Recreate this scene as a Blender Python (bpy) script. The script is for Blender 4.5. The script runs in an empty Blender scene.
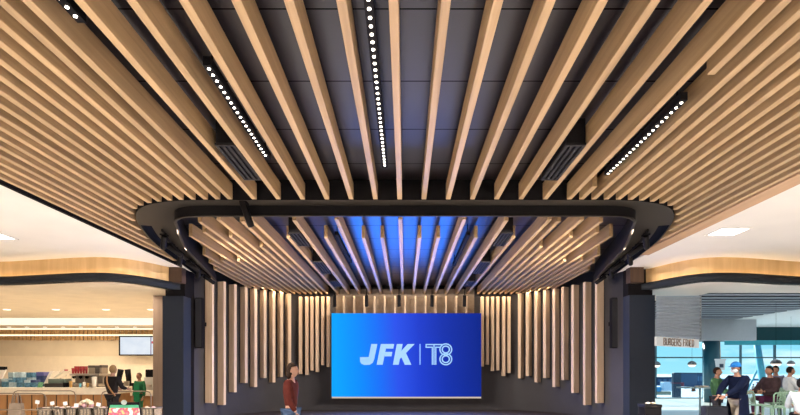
import bpy, bmesh, math, random
from mathutils import Vector, Matrix, Euler
random.seed(4)
sc = bpy.context.scene
COL = sc.collection
F = 533.0; EYE = 1.6; VX = 405.0; VY = 370.0

def at(px, py, d):
    return Vector(((px - VX) * d / F, d, EYE + (VY - py) * d / F))
def XX(px, d): return (px - VX) * d / F
def ZZ(py, d): return EYE + (VY - py) * d / F

# ------------------------------------------------------------------ tags
def tag(o, label=None, cat=None, group=None, kind=None):
    if label: o['label'] = label
    if cat: o['category'] = cat
    if group: o['group'] = group
    if kind: o['kind'] = kind
    return o
def empty(name, loc, label=None, cat=None, group=None):
    o = bpy.data.objects.new(name, None); COL.objects.link(o); o.location = loc
    o.empty_display_size = .1
    return tag(o, label, cat, group)

# ------------------------------------------------------------------ materials
MATS = {}
def nt_new(name):
    m = bpy.data.materials.new(name); m.use_nodes = True
    nt = m.node_tree
    b = nt.nodes['Principled BSDF']
    return m, nt, b
def plain(name, col, rough=.5, spec=.5, metal=0, var=.06, scale=6, bump=0, coat=0):
    """painted / cast surface with a faint procedural mottling"""
    if name in MATS: return MATS[name]
    m, nt, b = nt_new(name)
    tc = nt.nodes.new('ShaderNodeTexCoord'); n = nt.nodes.new('ShaderNodeTexNoise')
    n.inputs['Scale'].default_value = scale; n.inputs['Detail'].default_value = 3
    nt.links.new(tc.outputs['Object'], n.inputs['Vector'])
    r = nt.nodes.new('ShaderNodeValToRGB')
    r.color_ramp.elements[0].position = .3; r.color_ramp.elements[1].position = .7
    r.color_ramp.elements[0].color = tuple(max(0, c * (1 - var)) for c in col) + (1,)
    r.color_ramp.elements[1].color = tuple(min(1, c * (1 + var)) for c in col) + (1,)
    nt.links.new(n.outputs['Fac'], r.inputs['Fac']); nt.links.new(r.outputs['Color'], b.inputs['Base Color'])
    b.inputs['Roughness'].default_value = rough; b.inputs['Metallic'].default_value = metal
    b.inputs['Specular IOR Level'].default_value = spec
    if coat: b.inputs['Coat Weight'].default_value = coat
    if bump:
        bp = nt.nodes.new('ShaderNodeBump'); bp.inputs['Strength'].default_value = bump
        nt.links.new(n.outputs['Fac'], bp.inputs['Height']); nt.links.new(bp.outputs['Normal'], b.inputs['Normal'])
    MATS[name] = m; return m
def emit(name, col, s):
    if name in MATS: return MATS[name]
    m, nt, b = nt_new(name)
    b.inputs['Base Color'].default_value = (.02, .02, .02, 1)
    b.inputs['Emission Color'].default_value = (*col, 1); b.inputs['Emission Strength'].default_value = s
    MATS[name] = m; return m
def wood(name, axis, dark, light, rough=.5, grain=14, rnd=.16):
    m, nt, b = nt_new(name); N = nt.nodes.new; L = nt.links.new
    tc = N('ShaderNodeTexCoord'); mp = N('ShaderNodeMapping'); oi = N('ShaderNodeObjectInfo')
    s = [grain, grain, grain]; s[axis] = .55
    mp.inputs['Scale'].default_value = s
    L(tc.outputs['Object'], mp.inputs['Vector'])
    cv = N('ShaderNodeCombineXYZ'); mu = N('ShaderNodeMath'); mu.operation = 'MULTIPLY'; mu.inputs[1].default_value = 37
    L(oi.outputs['Random'], mu.inputs[0])
    for k in range(3): L(mu.outputs[0], cv.inputs[k])
    L(cv.outputs[0], mp.inputs['Location'])
    n = N('ShaderNodeTexNoise'); n.inputs['Scale'].default_value = 1; n.inputs['Detail'].default_value = 5; n.inputs['Distortion'].default_value = .6
    L(mp.outputs[0], n.inputs['Vector'])
    r = N('ShaderNodeValToRGB'); r.color_ramp.elements[0].position = .28; r.color_ramp.elements[1].position = .74
    r.color_ramp.elements[0].color = (*dark, 1); r.color_ramp.elements[1].color = (*light, 1)
    L(n.outputs['Fac'], r.inputs['Fac'])
    hs = N('ShaderNodeHueSaturation'); mr = N('ShaderNodeMapRange')
    mr.inputs['To Min'].default_value = 1 - rnd; mr.inputs['To Max'].default_value = 1 + rnd * .6
    L(oi.outputs['Random'], mr.inputs['Value']); L(mr.outputs[0], hs.inputs['Value']); L(r.outputs['Color'], hs.inputs['Color'])
    L(hs.outputs['Color'], b.inputs['Base Color'])
    b.inputs['Roughness'].default_value = rough; b.inputs['Specular IOR Level'].default_value = .3
    return m

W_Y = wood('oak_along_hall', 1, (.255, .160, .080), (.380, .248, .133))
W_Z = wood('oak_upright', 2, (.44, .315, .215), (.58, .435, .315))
W_FASCIA = wood('oak_veneer_fascia', 2, (.56, .36, .17), (.72, .50, .26), rnd=0, grain=5)
W_DARK = wood('dark_joint_and_shade_wood', 2, (.045, .026, .017), (.075, .042, .025), rnd=0)  # dark counter joints, and painted shade of the bulkhead ends
W_COUNTER = wood('oak_counter', 2, (.34, .16, .06), (.45, .23, .09), rnd=0, grain=6)
BLACK = plain('matt_black', (.009, .008, .009), .7, .02)
BLACKGLOSS = plain('satin_black', (.009, .008, .009), .5, .05)
CHAR = plain('charcoal_wall', (.046, .043, .047), .6, .12, scale=2)
SLATE = plain('slate_blue_panel', (.019, .024, .036), .5, .1, scale=2)
RINGM = plain('bronze_grey_metal', (.022, .018, .015), .45, .08, scale=2)
NAVY = plain('navy_black_channel', (.006, .007, .013), .7, .0)
WHITE = plain('white_plaster', (.80, .76, .71), .7, .2, var=.02, scale=1)
WHITE2 = plain('white_soffit', (.80, .77, .73), .7, .2, var=.02, scale=1)
CREAM = plain('cream_plaster', (.74, .63, .48), .75, .2, var=.05, scale=1.5)
GREYW = plain('grey_bulkhead', (.42, .46, .52), .6, .2, var=.03)
STEEL = plain('brushed_steel', (.48, .42, .36), .35, .5, metal=.9)
CHROME = plain('chrome_rail', (.26, .20, .15), .45, .5, metal=.8)
TEAL = plain('teal_column', (.015, .10, .15), .28, .6, scale=1)
TEALG = plain('teal_glass_panel', (.006, .05, .065), .3, .3, scale=1)

def ceiling_mat():
    m, nt, b = nt_new('dark_ceiling_panels'); N = nt.nodes.new; L = nt.links.new
    tc = N('ShaderNodeTexCoord'); sp = N('ShaderNodeSeparateXYZ'); L(tc.outputs['Object'], sp.inputs[0])
    def seam(out, period, off, w):
        a = N('ShaderNodeMath'); a.operation = 'ADD'; a.inputs[1].default_value = off; L(out, a.inputs[0])
        d = N('ShaderNodeMath'); d.operation = 'DIVIDE'; d.inputs[1].default_value = period; L(a.outputs[0], d.inputs[0])
        f = N('ShaderNodeMath'); f.operation = 'FRACT'; L(d.outputs[0], f.inputs[0])
        c = N('ShaderNodeMath'); c.operation = 'LESS_THAN'; c.inputs[1].default_value = w / period; L(f.outputs[0], c.inputs[0])
        return c.outputs[0]
    s1 = seam(sp.outputs['Y'], 1.24, .61, .020)
    n = N('ShaderNodeTexNoise'); n.inputs['Scale'].default_value = .8; L(tc.outputs['Object'], n.inputs['Vector'])
    r = N('ShaderNodeValToRGB'); r.color_ramp.elements[0].color = (.010, .0078, .0095, 1); r.color_ramp.elements[1].color = (.014, .011, .013, 1)
    L(n.outputs['Fac'], r.inputs['Fac'])
    mx = N('ShaderNodeMix'); mx.data_type = 'RGBA'; L(s1, mx.inputs['Factor'])
    L(r.outputs['Color'], mx.inputs['A']); mx.inputs['B'].default_value = (.003, .002, .002, 1)
    L(mx.outputs['Result'], b.inputs['Base Color'])
    b.inputs['Roughness'].default_value = .30; b.inputs['IOR'].default_value = 1.5
    sl = N('ShaderNodeMath'); sl.operation = 'MULTIPLY_ADD'; sl.inputs[1].default_value = -.20; sl.inputs[2].default_value = .20
    L(s1, sl.inputs[0]); L(sl.outputs[0], b.inputs['Specular IOR Level'])
    return m
CEIL = ceiling_mat()

def floor_mat():
    m, nt, b = nt_new('pale_terrazzo'); N = nt.nodes.new; L = nt.links.new
    tc = N('ShaderNodeTexCoord'); v = N('ShaderNodeTexVoronoi'); v.inputs['Scale'].default_value = 35
    L(tc.outputs['Object'], v.inputs['Vector'])
    r = N('ShaderNodeValToRGB'); r.color_ramp.elements[0].color = (.58, .55, .51, 1); r.color_ramp.elements[1].color = (.68, .65, .61, 1)
    sp = N('ShaderNodeSeparateColor'); L(v.outputs['Color'], sp.inputs[0]); L(sp.outputs[0], r.inputs['Fac'])
    L(r.outputs['Color'], b.inputs['Base Color']); b.inputs['Roughness'].default_value = .3
    return m
FLOORM = floor_mat()
CARPET = plain('dark_carpet', (.035, .028, .03), .95, .1, scale=60, bump=.2)

# ------------------------------------------------------------------ mesh builder
class MB:
    def __init__(s): s.v = []; s.f = []; s.sm = []
    def add(s, vs, fs, smooth=False):
        o = len(s.v); s.v += [Vector(v) for v in vs]
        for f in fs: s.f.append([i + o for i in f]); s.sm.append(smooth)
        return s
    def box(s, x0, x1, y0, y1, z0, z1, M=None):
        vs = [Vector((x, y, z)) for z in (z0, z1) for y in (y0, y1) for x in (x0, x1)]
        if M is not None: vs = [M @ v for v in vs]
        return s.add(vs, [(0, 2, 3, 1), (4, 5, 7, 6), (0, 1, 5, 4), (2, 6, 7, 3), (0, 4, 6, 2), (1, 3, 7, 5)])
    def prism(s, pts, z0, z1, M=None):
        n = len(pts); vs = [Vector((p[0], p[1], z0)) for p in pts] + [Vector((p[0], p[1], z1)) for p in pts]
        if M is not None: vs = [M @ v for v in vs]
        fs = [tuple(range(n - 1, -1, -1)), tuple(range(n, 2 * n))] + [(i, (i + 1) % n, (i + 1) % n + n, i + n) for i in range(n)]
        return s.add(vs, fs)
    def tube(s, pts, rad, n=8, closed=False):
        pts = [Vector(p) for p in pts]; R = rad if isinstance(rad, (list, tuple)) else [rad] * len(pts)
        vs = []; prev = None
        for i, p in enumerate(pts):
            a = pts[max(0, i - 1)]; b = pts[min(len(pts) - 1, i + 1)]
            t = (b - a).normalized() if (b - a).length > 1e-9 else Vector((0, 0, 1))
            if prev is None:
                u = t.orthogonal().normalized()
            else:
                u = (prev - t * prev.dot(t)); u = u.normalized() if u.length > 1e-6 else t.orthogonal().normalized()
            prev = u; w = t.cross(u)
            for k in range(n):
                an = 2 * math.pi * k / n
                vs.append(p + (u * math.cos(an) + w * math.sin(an)) * R[i])
        fs = []
        for i in range(len(pts) - 1):
            for k in range(n):
                fs.append((i * n + k, i * n + (k + 1) % n, (i + 1) * n + (k + 1) % n, (i + 1) * n + k))
        s.add(vs, fs, True)
        o = len(s.v) - len(vs)
        s.f.append([o + k for k in range(n - 1, -1, -1)]); s.sm.append(False)
        s.f.append([o + (len(pts) - 1) * n + k for k in range(n)]); s.sm.append(False)
        return s
    def lathe(s, prof, c, n=20, M=None):
        vs = []
        for r, z in prof:
            for k in range(n):
                a = 2 * math.pi * k / n; v = Vector((r * math.cos(a), r * math.sin(a), z))
                if M is not None: v = M @ v
                vs.append(v + Vector(c))
        fs = [(i * n + k, i * n + (k + 1) % n, (i + 1) * n + (k + 1) % n, (i + 1) * n + k) for i in range(len(prof) - 1) for k in range(n)]
        s.add(vs, fs, True); o = len(s.v) - len(vs)
        s.f.append([o + k for k in range(n - 1, -1, -1)]); s.sm.append(False)
        s.f.append([o + (len(prof) - 1) * n + k for k in range(n)]); s.sm.append(False)
        return s
    def ball(s, c, r, n=12, m=8, M=None):
        r = (r, r, r) if not isinstance(r, (tuple, list)) else r
        vs = []
        for i in range(m + 1):
            ph = math.pi * i / m
            for k in range(n):
                a = 2 * math.pi * k / n
                v = Vector((r[0] * math.sin(ph) * math.cos(a), r[1] * math.sin(ph) * math.sin(a), -r[2] * math.cos(ph)))
                if M is not None: v = M @ v
                vs.append(v + Vector(c))
        fs = [(i * n + k, i * n + (k + 1) % n, (i + 1) * n + (k + 1) % n, (i + 1) * n + k) for i in range(m) for k in range(n)]
        return s.add(vs, fs, True)
    def strip(s, A, B):
        """wall of quads between two equal-length 3D polylines"""
        n = len(A); o = [Vector(p) for p in A] + [Vector(p) for p in B]
        return s.add(o, [(i, i + 1, i + 1 + n, i + n) for i in range(n - 1)], True)
    def build(s, name, mat, parent=None, bevel=0, origin=None, merge=True):
        if parent is not None: off = parent.matrix_world.translation.copy() if parent.parent is None else Vector(parent['_o'])
        elif origin is not None: off = Vector(origin)
        else:
            lo = [min(v[i] for v in s.v) for i in range(3)]; hi = [max(v[i] for v in s.v) for i in range(3)]
            off = Vector(((lo[0] + hi[0]) / 2, (lo[1] + hi[1]) / 2, lo[2]))
        if parent is not None and parent.parent is None: off = parent.location.copy()
        me = bpy.data.meshes.new(name); me.from_pydata([v - off for v in s.v], [], s.f)
        me.polygons.foreach_set('use_smooth', s.sm)
        bm = bmesh.new(); bm.from_mesh(me)
        if merge: bmesh.ops.remove_doubles(bm, verts=bm.verts, dist=1e-5)
        bmesh.ops.recalc_face_normals(bm, faces=bm.faces); bm.to_mesh(me); bm.free()
        me.materials.append(mat)
        o = bpy.data.objects.new(name, me); COL.objects.link(o)
        if parent is not None: o.parent = parent
        else: o.location = off
        if bevel:
            mod = o.modifiers.new('bevel', 'BEVEL'); mod.width = bevel; mod.segments = 2; mod.limit_method = 'ANGLE'
        return o
def sub(mb, name, mat, part, bevel=0):
    """sub-part: a child of a part that is itself a child of a thing placed at its own location"""
    off = part.parent.location.copy()
    me = bpy.data.meshes.new(name); me.from_pydata([v - off for v in mb.v], [], mb.f); me.polygons.foreach_set('use_smooth', mb.sm)
    bm = bmesh.new(); bm.from_mesh(me); bmesh.ops.recalc_face_normals(bm, faces=bm.faces); bm.to_mesh(me); bm.free()
    me.materials.append(mat); o = bpy.data.objects.new(name, me); COL.objects.link(o); o.parent = part
    return o
def struct(mb, name, mat, bevel=0, parent=None):
    o = mb.build(name, mat, parent, bevel)
    if parent is None: o['kind'] = 'structure'
    return o

def smooth_line(pts, it=2):
    pts = [Vector(p) for p in pts]
    for _ in range(it):
        q = [pts[0]]
        for a, b in zip(pts, pts[1:]): q += [a * .75 + b * .25, a * .25 + b * .75]
        q.append(pts[-1]); pts = q
    return pts
def resample(pts, n):
    L = [0]
    for a, b in zip(pts, pts[1:]): L.append(L[-1] + (b - a).length)
    out = []; j = 0
    for i in range(n):
        t = L[-1] * i / (n - 1)
        while j < len(L) - 2 and L[j + 1] < t: j += 1
        k = (t - L[j]) / max(1e-9, L[j + 1] - L[j]); out.append(pts[j].lerp(pts[j + 1], min(1, max(0, k))))
    return out
def offset_line(pts, d):
    out = []
    for i, p in enumerate(pts):
        a = pts[max(0, i - 1)]; b = pts[min(len(pts) - 1, i + 1)]; t = (b - a).normalized()
        out.append(p + Vector((-t.y, t.x)) * d)
    return out
def mirror(pts): return [Vector((-p[0], p[1])) for p in pts][::-1]
def up(pts, z): return [Vector((p[0], p[1], z)) for p in pts]

ZS = 4.6          # underside of every hanging slat
ZT = 4.89         # their tops
ZC = 4.96         # dark ceiling

# ================================================================== SETTING
struct(MB().box(-34, 34, -8, 31.2, -.1, 0), 'floor', FLOORM)
struct(MB().box(-6.52, 6.52, -8, 21.6, ZC, ZC + .1), 'ceiling', CEIL)
ZW = 4.65
struct(MB().box(-34, -6.50, -8, 17.4, ZW, ZW + .1), 'ceiling_cafe_side', WHITE)
struct(MB().box(6.36, 34, -8, 17.4, ZW, ZW + .1), 'ceiling_window_side', WHITE)
struct(MB().box(-34, 34, -8.2, -8, 0, 5.1), 'wall_rear', CREAM)
struct(MB().box(-34.2, -34, -8, 31, 0, 5.1), 'wall_far_cafe', CREAM)
struct(MB().box(34, 34.2, -8, 31, 0, 5.1), 'wall_far_window', GREYW)
# edge boards of the slatted field
struct(MB().box(-6.50, -6.44, -8, 15.4, 4.575, 4.9), 'trim_1', BLACK)
struct(MB().box(6.06, 6.40, -8, 14.0, 4.615, 4.9), 'trim_2', wood('oak_edge_board', 1, (.33, .20, .115), (.42, .26, .15), rnd=0))

# ------------------------------------------------------------------ the black ring
outer = [(0, 9.41), (-3.3, 9.41), (-4.1, 9.43), (-4.80, 9.72), (-5.23, 10.3), (-5.54, 11.1), (-5.92, 12.46), (-6.17, 14.0), (-6.42, 15.6), (-6.62, 16.9)]
inner = [(0, 9.75), (-3.2, 9.75), (-3.97, 9.76), (-4.32, 10.0), (-4.46, 10.5), (-4.72, 11.2), (-5.08, 12.4), (-5.32, 13.66), (-5.60, 15.1), (-5.98, 16.9)]
OUT = smooth_line([Vector(p) for p in outer], 2); INN = smooth_line([Vector(p) for p in inner], 2)
def ring_match(A, n=61): return resample(A, n)
def full(A):
    h = [Vector(p) for p in A]
    return mirror(h)[:-1] + h        # + side first ... through centre ... - side
# pair the two outlines by parameter on three spans so that widths stay right
def span(A, cut, n1, n2):
    i = min(range(len(A)), key=lambda k: abs(A[k].x - cut)); return resample(A[:i + 1], n1)[:-1] + resample(A[i:], n2)
O2 = span(OUT, -3.6, 8, 46); I2 = span(INN, -3.5, 8, 46)
OF = mirror(O2)[:-1] + O2; IF = mirror(I2)[:-1] + I2
ring = empty('ceiling_ring', (0, 13, 4.4), 'black rounded bulkhead ring cutting across the slatted ceiling, open in the middle', 'bulkhead')
ring['kind'] = 'thing'
mb = MB(); mb.strip(up(OF, ZS), up(IF, ZS)); mb.build('soffit', RINGM, ring)
mb = MB(); mb.strip(up(OF, ZS), up(OF, ZC - .002)); mb.build('outer_fascia', BLACK, ring)
IFb = offset_line(IF, .035)
mb = MB(); mb.strip(up(IF, ZS), up(IF, 4.42)); mb.strip(up(IFb, 4.42), up(IFb, ZC - .002)); mb.build('inner_lip', BLACKGLOSS, ring)
mb = MB(); A_ = offset_line(IF, -.012); B_ = offset_line(IF, .047)
mb.strip(up(A_, 4.405), up(B_, 4.405)); mb.strip(up(A_, 4.405), up(A_, 4.424)); mb.strip(up(B_, 4.405), up(B_, 4.424)); mb.strip(up(A_, 4.424), up(B_, 4.424))
mb.build('lip_edge', RINGM, ring)
# recessed channel for the tracks, both sides
Oc = offset_line(O2, .0)
chs = []
for sgn in (-1, 1):
    ch = [p for p in O2 if p.x < -5.45 ]
    a = offset_line(ch, .03); b = offset_line(ch, .24)
    if b[0].x < a[0].x: a = offset_line(ch, -.03); b = offset_line(ch, -.24)
    a = [Vector((p.x * -sgn, p.y)) for p in a]; b = [Vector((p.x * -sgn, p.y)) for p in b]
    mb = MB(); mb.strip(up(a, ZS - .004), up(b, ZS - .004)); mb.strip(up(a, ZS - .004), up(a, ZS - .0005)); mb.build('track_channel', NAVY, ring)
    chs.append((a, b))

def ring_y(X):
    X = -abs(X)
    if X > OUT[-1].x:
        for a, b in zip(OUT, OUT[1:]):
            if b.x <= X <= a.x:
                k = (X - a.x) / ((b.x - a.x) or 1e-9); return a.y + (b.y - a.y) * k
    return 16.9

# ------------------------------------------------------------------ feature wall
def arc(t, off=0):
    """front line of the curved row of fins on the café side; off = distance behind it"""
    n = Vector((-.893, .450)); p = Vector((-6.26 + 1.74 * t, 17.2 + 3.5 * t)) + n * (.34 * 4 * t * (1 - t))
    a = math.radians(80 - 40 * t); return p + Vector((-math.sin(a), math.cos(a))) * off, a
wl = [(-6.78, 16.3)] + [arc(k / 8, .30)[0] for k in range(9)] + [(-4.35, 21.2), (-4.0, 21.22), (0, 21.22)]
WL = smooth_line([Vector(p) for p in wl], 1)
WF = WL + mirror(WL)[1:]
bk = offset_line(WF, .2)
mb = MB(); mb.strip(up(WF, 0), up(WF, ZC)); mb.strip(up(bk, 0), up(bk, ZC)); mb.strip(up(WF, ZC), up(bk, ZC))
struct(mb, 'wall_feature', CHAR)
cw = [p for p in WF if p.y > 17.5]
struct(MB().prism([(p.x * .999, p.y - .015) for p in cw], 0, .012), 'floor_carpet', CARPET)
WARMP = plain('brown_lit_panel', (.20, .155, .12), .6, .1, var=.1, scale=8)  # brown panel, part of the wash brightness put into its tone
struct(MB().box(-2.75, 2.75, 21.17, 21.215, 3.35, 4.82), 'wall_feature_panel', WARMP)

def wall_y(X):
    X = -abs(X)
    for a, b in zip(WL, WL[1:]):
        if a.x <= X <= b.x:
            k = (X - a.x) / ((b.x - a.x) or 1e-9); return a.y + (b.y - a.y) * k
    return 16.8

# ================================================================== CEILING SLATS
ORD = ['', 'first', 'second', 'third', 'fourth', 'fifth', 'sixth', 'seventh', 'eighth', 'ninth', 'tenth', 'eleventh', 'twelfth', 'thirteenth',
       'fourteenth', 'fifteenth', 'sixteenth', 'seventeenth', 'eighteenth', 'nineteenth', 'twentieth', 'twenty-first', 'twenty-second', 'twenty-third', 'twenty-fourth']
def side_word(X): return 'café side' if X < 0 else 'window side'
SW = .082
def slat(X, y0, y1, label, group, name='hanging_baffle', w=SW):
    o = MB().box(X - w / 2, X + w / 2, y0, y1, ZS, ZC - .075).build(name, W_Y, None, .006, origin=(X, y0, ZS))
    return tag(o, label, 'ceiling slat', group, 'thing')
us = [(-.031 + .142 * k, k) for k in range(-7, 8)]
Y0 = -3.0
GF = 'wooden slats of the front ceiling'; GB = 'wooden slats inside the ring'
for u, k in us:
    X = 3 * u; ye = min(ring_y(X - .05), ring_y(X + .05)) - .03
    if k == 0: lab = 'wooden ceiling slat along the centre line, in front of the black ring'
    else: lab = f'wide-spaced wooden slat before the ring, {ORD[abs(k)]} from the centre slat, {side_word(k)}'
    slat(X, Y0, ye, lab, GF)
for sgn in (-1, 1):
    base = -1.025 if sgn < 0 else .963
    for j in range(1, 16 if sgn < 0 else 15):
        X = 3 * (base + sgn * .0722 * j); ye = min(ring_y(X - .045), ring_y(X + .045)) - .03
        lab = f'close-set wooden slat before the ring, {ORD[j]} outward from the wide-spaced ones, {side_word(sgn)}'
        if sgn > 0 and j == 1:
            slat(X, Y0, 5.42, 'short front piece of the cut wooden slat before the light track, window side', GF)
            slat(X, 8.72, ye, 'short rear piece of the cut wooden slat behind the light track, window side', GF); continue
        if sgn > 0 and j == 13:
            slat(X, Y0, 3.9, 'short front piece of the interrupted close-set slat near the edge board, window side', GF); slat(X, 4.55, ye, 'long rear piece of the interrupted close-set slat near the edge board, window side', GF); continue
        slat(X, Y0, ye, lab, GF)
# inside the ring
starts = {0: 10.62, 1: 12.1, 2: 12.1, 3: 10.62, 4: 12.1, 5: 10.7, 6: 12.1, 7: 10.65}
side_st = [10.75, 13.0, 10.65, 12.05, 10.8, 11.6, 14.7, 11.95, 14.6, 13.9, 14.9, 15.9]
for u, k in us:
    X = 3 * u; ye = wall_y(X) - .07
    if k == 0: lab = 'wooden slat inside the ring on the centre line above the video wall'
    else: lab = f'wooden slat inside the ring, {ORD[abs(k)]} from the centre one towards the {side_word(k)}'
    slat(X, starts[abs(k)], ye, lab, GB)
for sgn in (-1, 1):
    base = -1.025 if sgn < 0 else .963
    for j in range(1, 13):
        X = 3 * (base + sgn * .0722 * j); ye = wall_y(abs(X) + .06) - .06
        if ye - side_st[j - 1] < .3: continue
        slat(X, side_st[j - 1], ye, f'close-set wooden slat inside the ring, {ORD[j]} outward beside the wide-spaced ones, {side_word(sgn)}', GB)

# ================================================================== LIGHT TRACKS, DIFFUSERS, SPOTS
DOT = emit('led_dot', (1, .90, .76), 9)
def track(X, y0, y1, label, lit=True, z=4.66, rodz=True):
    t = empty('linear_light_track', (X, (y0 + y1) / 2, z), label, 'track light', 'linear light tracks')
    b = MB().box(X - .04, X + .04, y0, y1, z, z + .09); b.build('housing', BLACK, t)
    h = MB()
    for yy in (y0 + .15, y1 - .15): h.tube([(X, yy, z + .09), (X, yy, ZC)], .012, 6)
    h.build('hanger', BLACK, t)
    if lit:
        pit = .115; n = int((y1 - y0) / pit)
        for i in range(n):
            yy = y0 + .06 + i * pit; MB().lathe([(.001, -.001), (.016, -.001), (.016, .009)], (X, yy, z - .008), 8).build('lamp_dot', DOT, t)
    return t
track(-.303, 1.0, 8.05, 'lit linear light track of small lamps over the hall centre')
track(-1.99, 5.35, 7.75, 'lit linear light track between two wide-spaced slats, café side')
track(-2.885, 1.5, 4.76, 'lit light track where close-set slats begin, café side', z=4.70)
track(3.142, 6.0, 8.3, 'lit linear light track filling the gap of the cut slat, window side', z=4.64)
track(-1.56, 12.1, 15.3, 'unlit black light track inside the ring, café side', False)
track(1.44, 12.1, 15.7, 'unlit black light track inside the ring, window side', False)

VENT = plain('vent_grey', (.020, .018, .019), .6, .05)
def diffuser(X, y0, y1, label, w=.27):
    t = empty('linear_air_vent', (X, (y0 + y1) / 2, ZS), label, 'air vent', 'linear air vents')
    MB().box(X - w / 2 + .01, X + w / 2 - .01, y0 + .01, y1 - .01, ZS + .03, ZC - .002).build('plenum_box', BLACK, t)
    m = MB(); x0, x1 = X - w / 2, X + w / 2
    m.box(x0, x1, y0, y0 + .045, ZS - .005, ZS + .03); m.box(x0, x1, y1 - .045, y1, ZS - .005, ZS + .03)
    for k in range(4):
        c = x0 + .02 + (w - .04) * k / 3; m.box(c - .02, c + .02, y0 + .045, y1 - .045, ZS - .005, ZS + .03)
    m.build('vent_grille', VENT, t)
diffuser(-2.40, 7.1, 8.42, 'black slotted air vent between slats in front of the ring, café side')
diffuser(2.28, 7.1, 8.42, 'black slotted air vent between slats in front of the ring, window side')
for sgn in (-1, 1):
    s = side_word(sgn); c = -2.436 if sgn < 0 else 2.25
    diffuser(c, 11.7, 12.9, f'black slotted air vent inside the ring nearest the black lip, {s}')
    diffuser(c, 14.8, 16.6, f'black slotted air vent inside the ring halfway to the video wall, {s}')
    diffuser(c, 18.0, 19.2, f'black slotted air vent inside the ring closest to the video wall, {s}')

def spot(p, aim, label, L=.24, r=.05, stem=.1, grp='black spotlights on the ring'):
    p = Vector(p); t = empty('track_spotlight', p, label, 'spotlight', grp)
    q = p - Vector((0, 0, stem)); d = Vector(aim).normalized()
    MB().box(p.x - .06, p.x + .06, p.y - .09, p.y + .09, p.z - .03, p.z).build('track_adapter', BLACK, t)
    MB().tube([p - Vector((0, 0, .02)), q], .016, 8).build('stem', BLACK, t)
    hd_ = MB().tube([q - d * .10, q - d * .09, q + d * (L - .1), q + d * (L - .06)], [r * .7, r, r, r * .92], 14).build('spot_head', BLACKGLOSS, t)
    e = q + d * (L - .06)
    MB().tube([e + d * .001, e + d * .006], [r * .75, r * .7], 14).build('lens', plain('spot_lens', (.10, .09, .08), .15, .6), t).parent = hd_
for sgn in (-1, 1):
    s = side_word(sgn)
    pos = []
    ch = [p for p in O2 if p.x < -5.5]
    path = offset_line(ch, .42)
    if abs(path[0].x) > abs(ch[0].x): path = offset_line(ch, -.42)
    path = resample(path, 60)
    m = empty('lighting_rail', Vector((path[30].x * -sgn, path[30].y, ZS - .04)), f'black curved lighting rail under the ring, {s}', 'light rail')
    ta = [Vector((p.x * -sgn, p.y, ZS - .03)) for p in path]
    MB().tube(ta, .028, 6).build('rail_bar', BLACK, m)
    bb = MB()
    for k in range(4, 60, 14): bb.box(ta[k].x - .03, ta[k].x + .03, ta[k].y - .03, ta[k].y + .03, ZS - .03, ZS - .001)
    bb.build('rail_clip', BLACK, m)
    nm = ['nearest the rounded corner', 'second from the rounded corner', 'third from the rounded corner', 'fourth from the rounded corner', 'fifth from the rounded corner', 'sixth from the rounded corner, by the pier']
    for i, k in enumerate((3, 12, 22, 32, 43, 54)):
        p = ta[k]; spot((p.x, p.y, ZS - .05), (-.55 * sgn if i % 2 else .35 * sgn, .62, -.45), f'black spotlight on the curved rail, {nm[i]}, {s}', .34, .062, .10)
spot((XX(245.5, 9.6), 9.52, ZS - .005), (.22, .45, -.85), 'black spotlight hanging from the front of the ring, café side', .42, .062, .08)
for i, (x, w) in enumerate(((334.5, 'above the corner of the screen, café side'), (366.5, 'between screen corner and centre, café side'), (399, 'above the middle of the screen'), (432, 'between screen corner and centre, window side'), (464.6, 'above the corner of the screen, window side'))):
    spot((XX(x, 20.5), 20.5, 4.80), (0, .25, -1), f'small black spotlight {w}', .40, .07, .42, 'black spotlights above the screen')

# ================================================================== WALL FINS
MAT_FIN = W_Z
def fin(p, ang, w, dep, z0, z1, label, grp):
    M = Matrix.Translation((p[0], p[1], 0)) @ Matrix.Rotation(ang, 4, 'Z')
    o = MB().box(-w / 2, w / 2, 0, dep, z0, z1, M).build('mounted_wood_fin', MAT_FIN, None, .006)
    return tag(o, label, 'wall fin', grp, 'thing')
def fins(xs, bots, sgn):
    s = side_word(sgn)
    for i, (x, yb) in enumerate(zip(xs, bots)):
        best = min((abs((arc(q / 400)[0].x - .5 * .24 * math.sin(arc(q / 400)[1])) / (arc(q / 400)[0].y + .05) - ((x - VX) / F * -sgn)), q) for q in range(-60, 480))
        t = best[1] / 400; P, a_ = arc(t); P = Vector((P.x * -sgn, P.y)); ang = a_ * -sgn
        ytop = 277.8 + 1.95 * i
        lab = f'thick upright wooden wall fin, {ORD[i + 1]} from the dark pier, {s}'
        fin((P.x, P.y), ang, .125, .25, ZZ(yb, P.y), min(ZS - .012, ZZ(ytop, P.y)), lab, 'wooden fins on the curved wall')
fins([210, 222, 232.9, 243.8, 253.5, 263, 272, 280, 288.2], [403, 405, 392.3, 383, 387, 378, 382.4, 377, 376], -1)
fins([599, 587, 575, 565, 556, 546.5, 537.8, 529, 521], [403, 405, 393, 380, 387, 378, 382.4, 376, 378.4], 1)
for sgn, xs, bots in ((-1, [300.2, 306.7, 311.8, 317, 322.6, 328], [374, 375, 370.5, 372, 365, 367]), (1, [509.2, 504, 498, 492.8, 487.6, 482.5], [373, 376, 370.4, 371, 364.5, 366.5])):
    for i, (x, yb) in enumerate(zip(xs, bots)):
        fin((XX(x, 20.95), 20.95), 0, .115, .24, ZZ(yb, 20.95), ZZ(296.5, 20.95), f'thin upright wooden fin beside the video screen, {ORD[6 - i]} from its edge, {side_word(sgn)}', 'thin wooden fins beside the screen')
cx = [344, 354.2, 364.4, 374.6, 384.8, 395, 405.2, 415.4, 425.6, 435.8, 446, 456.2, 466.4]
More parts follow.
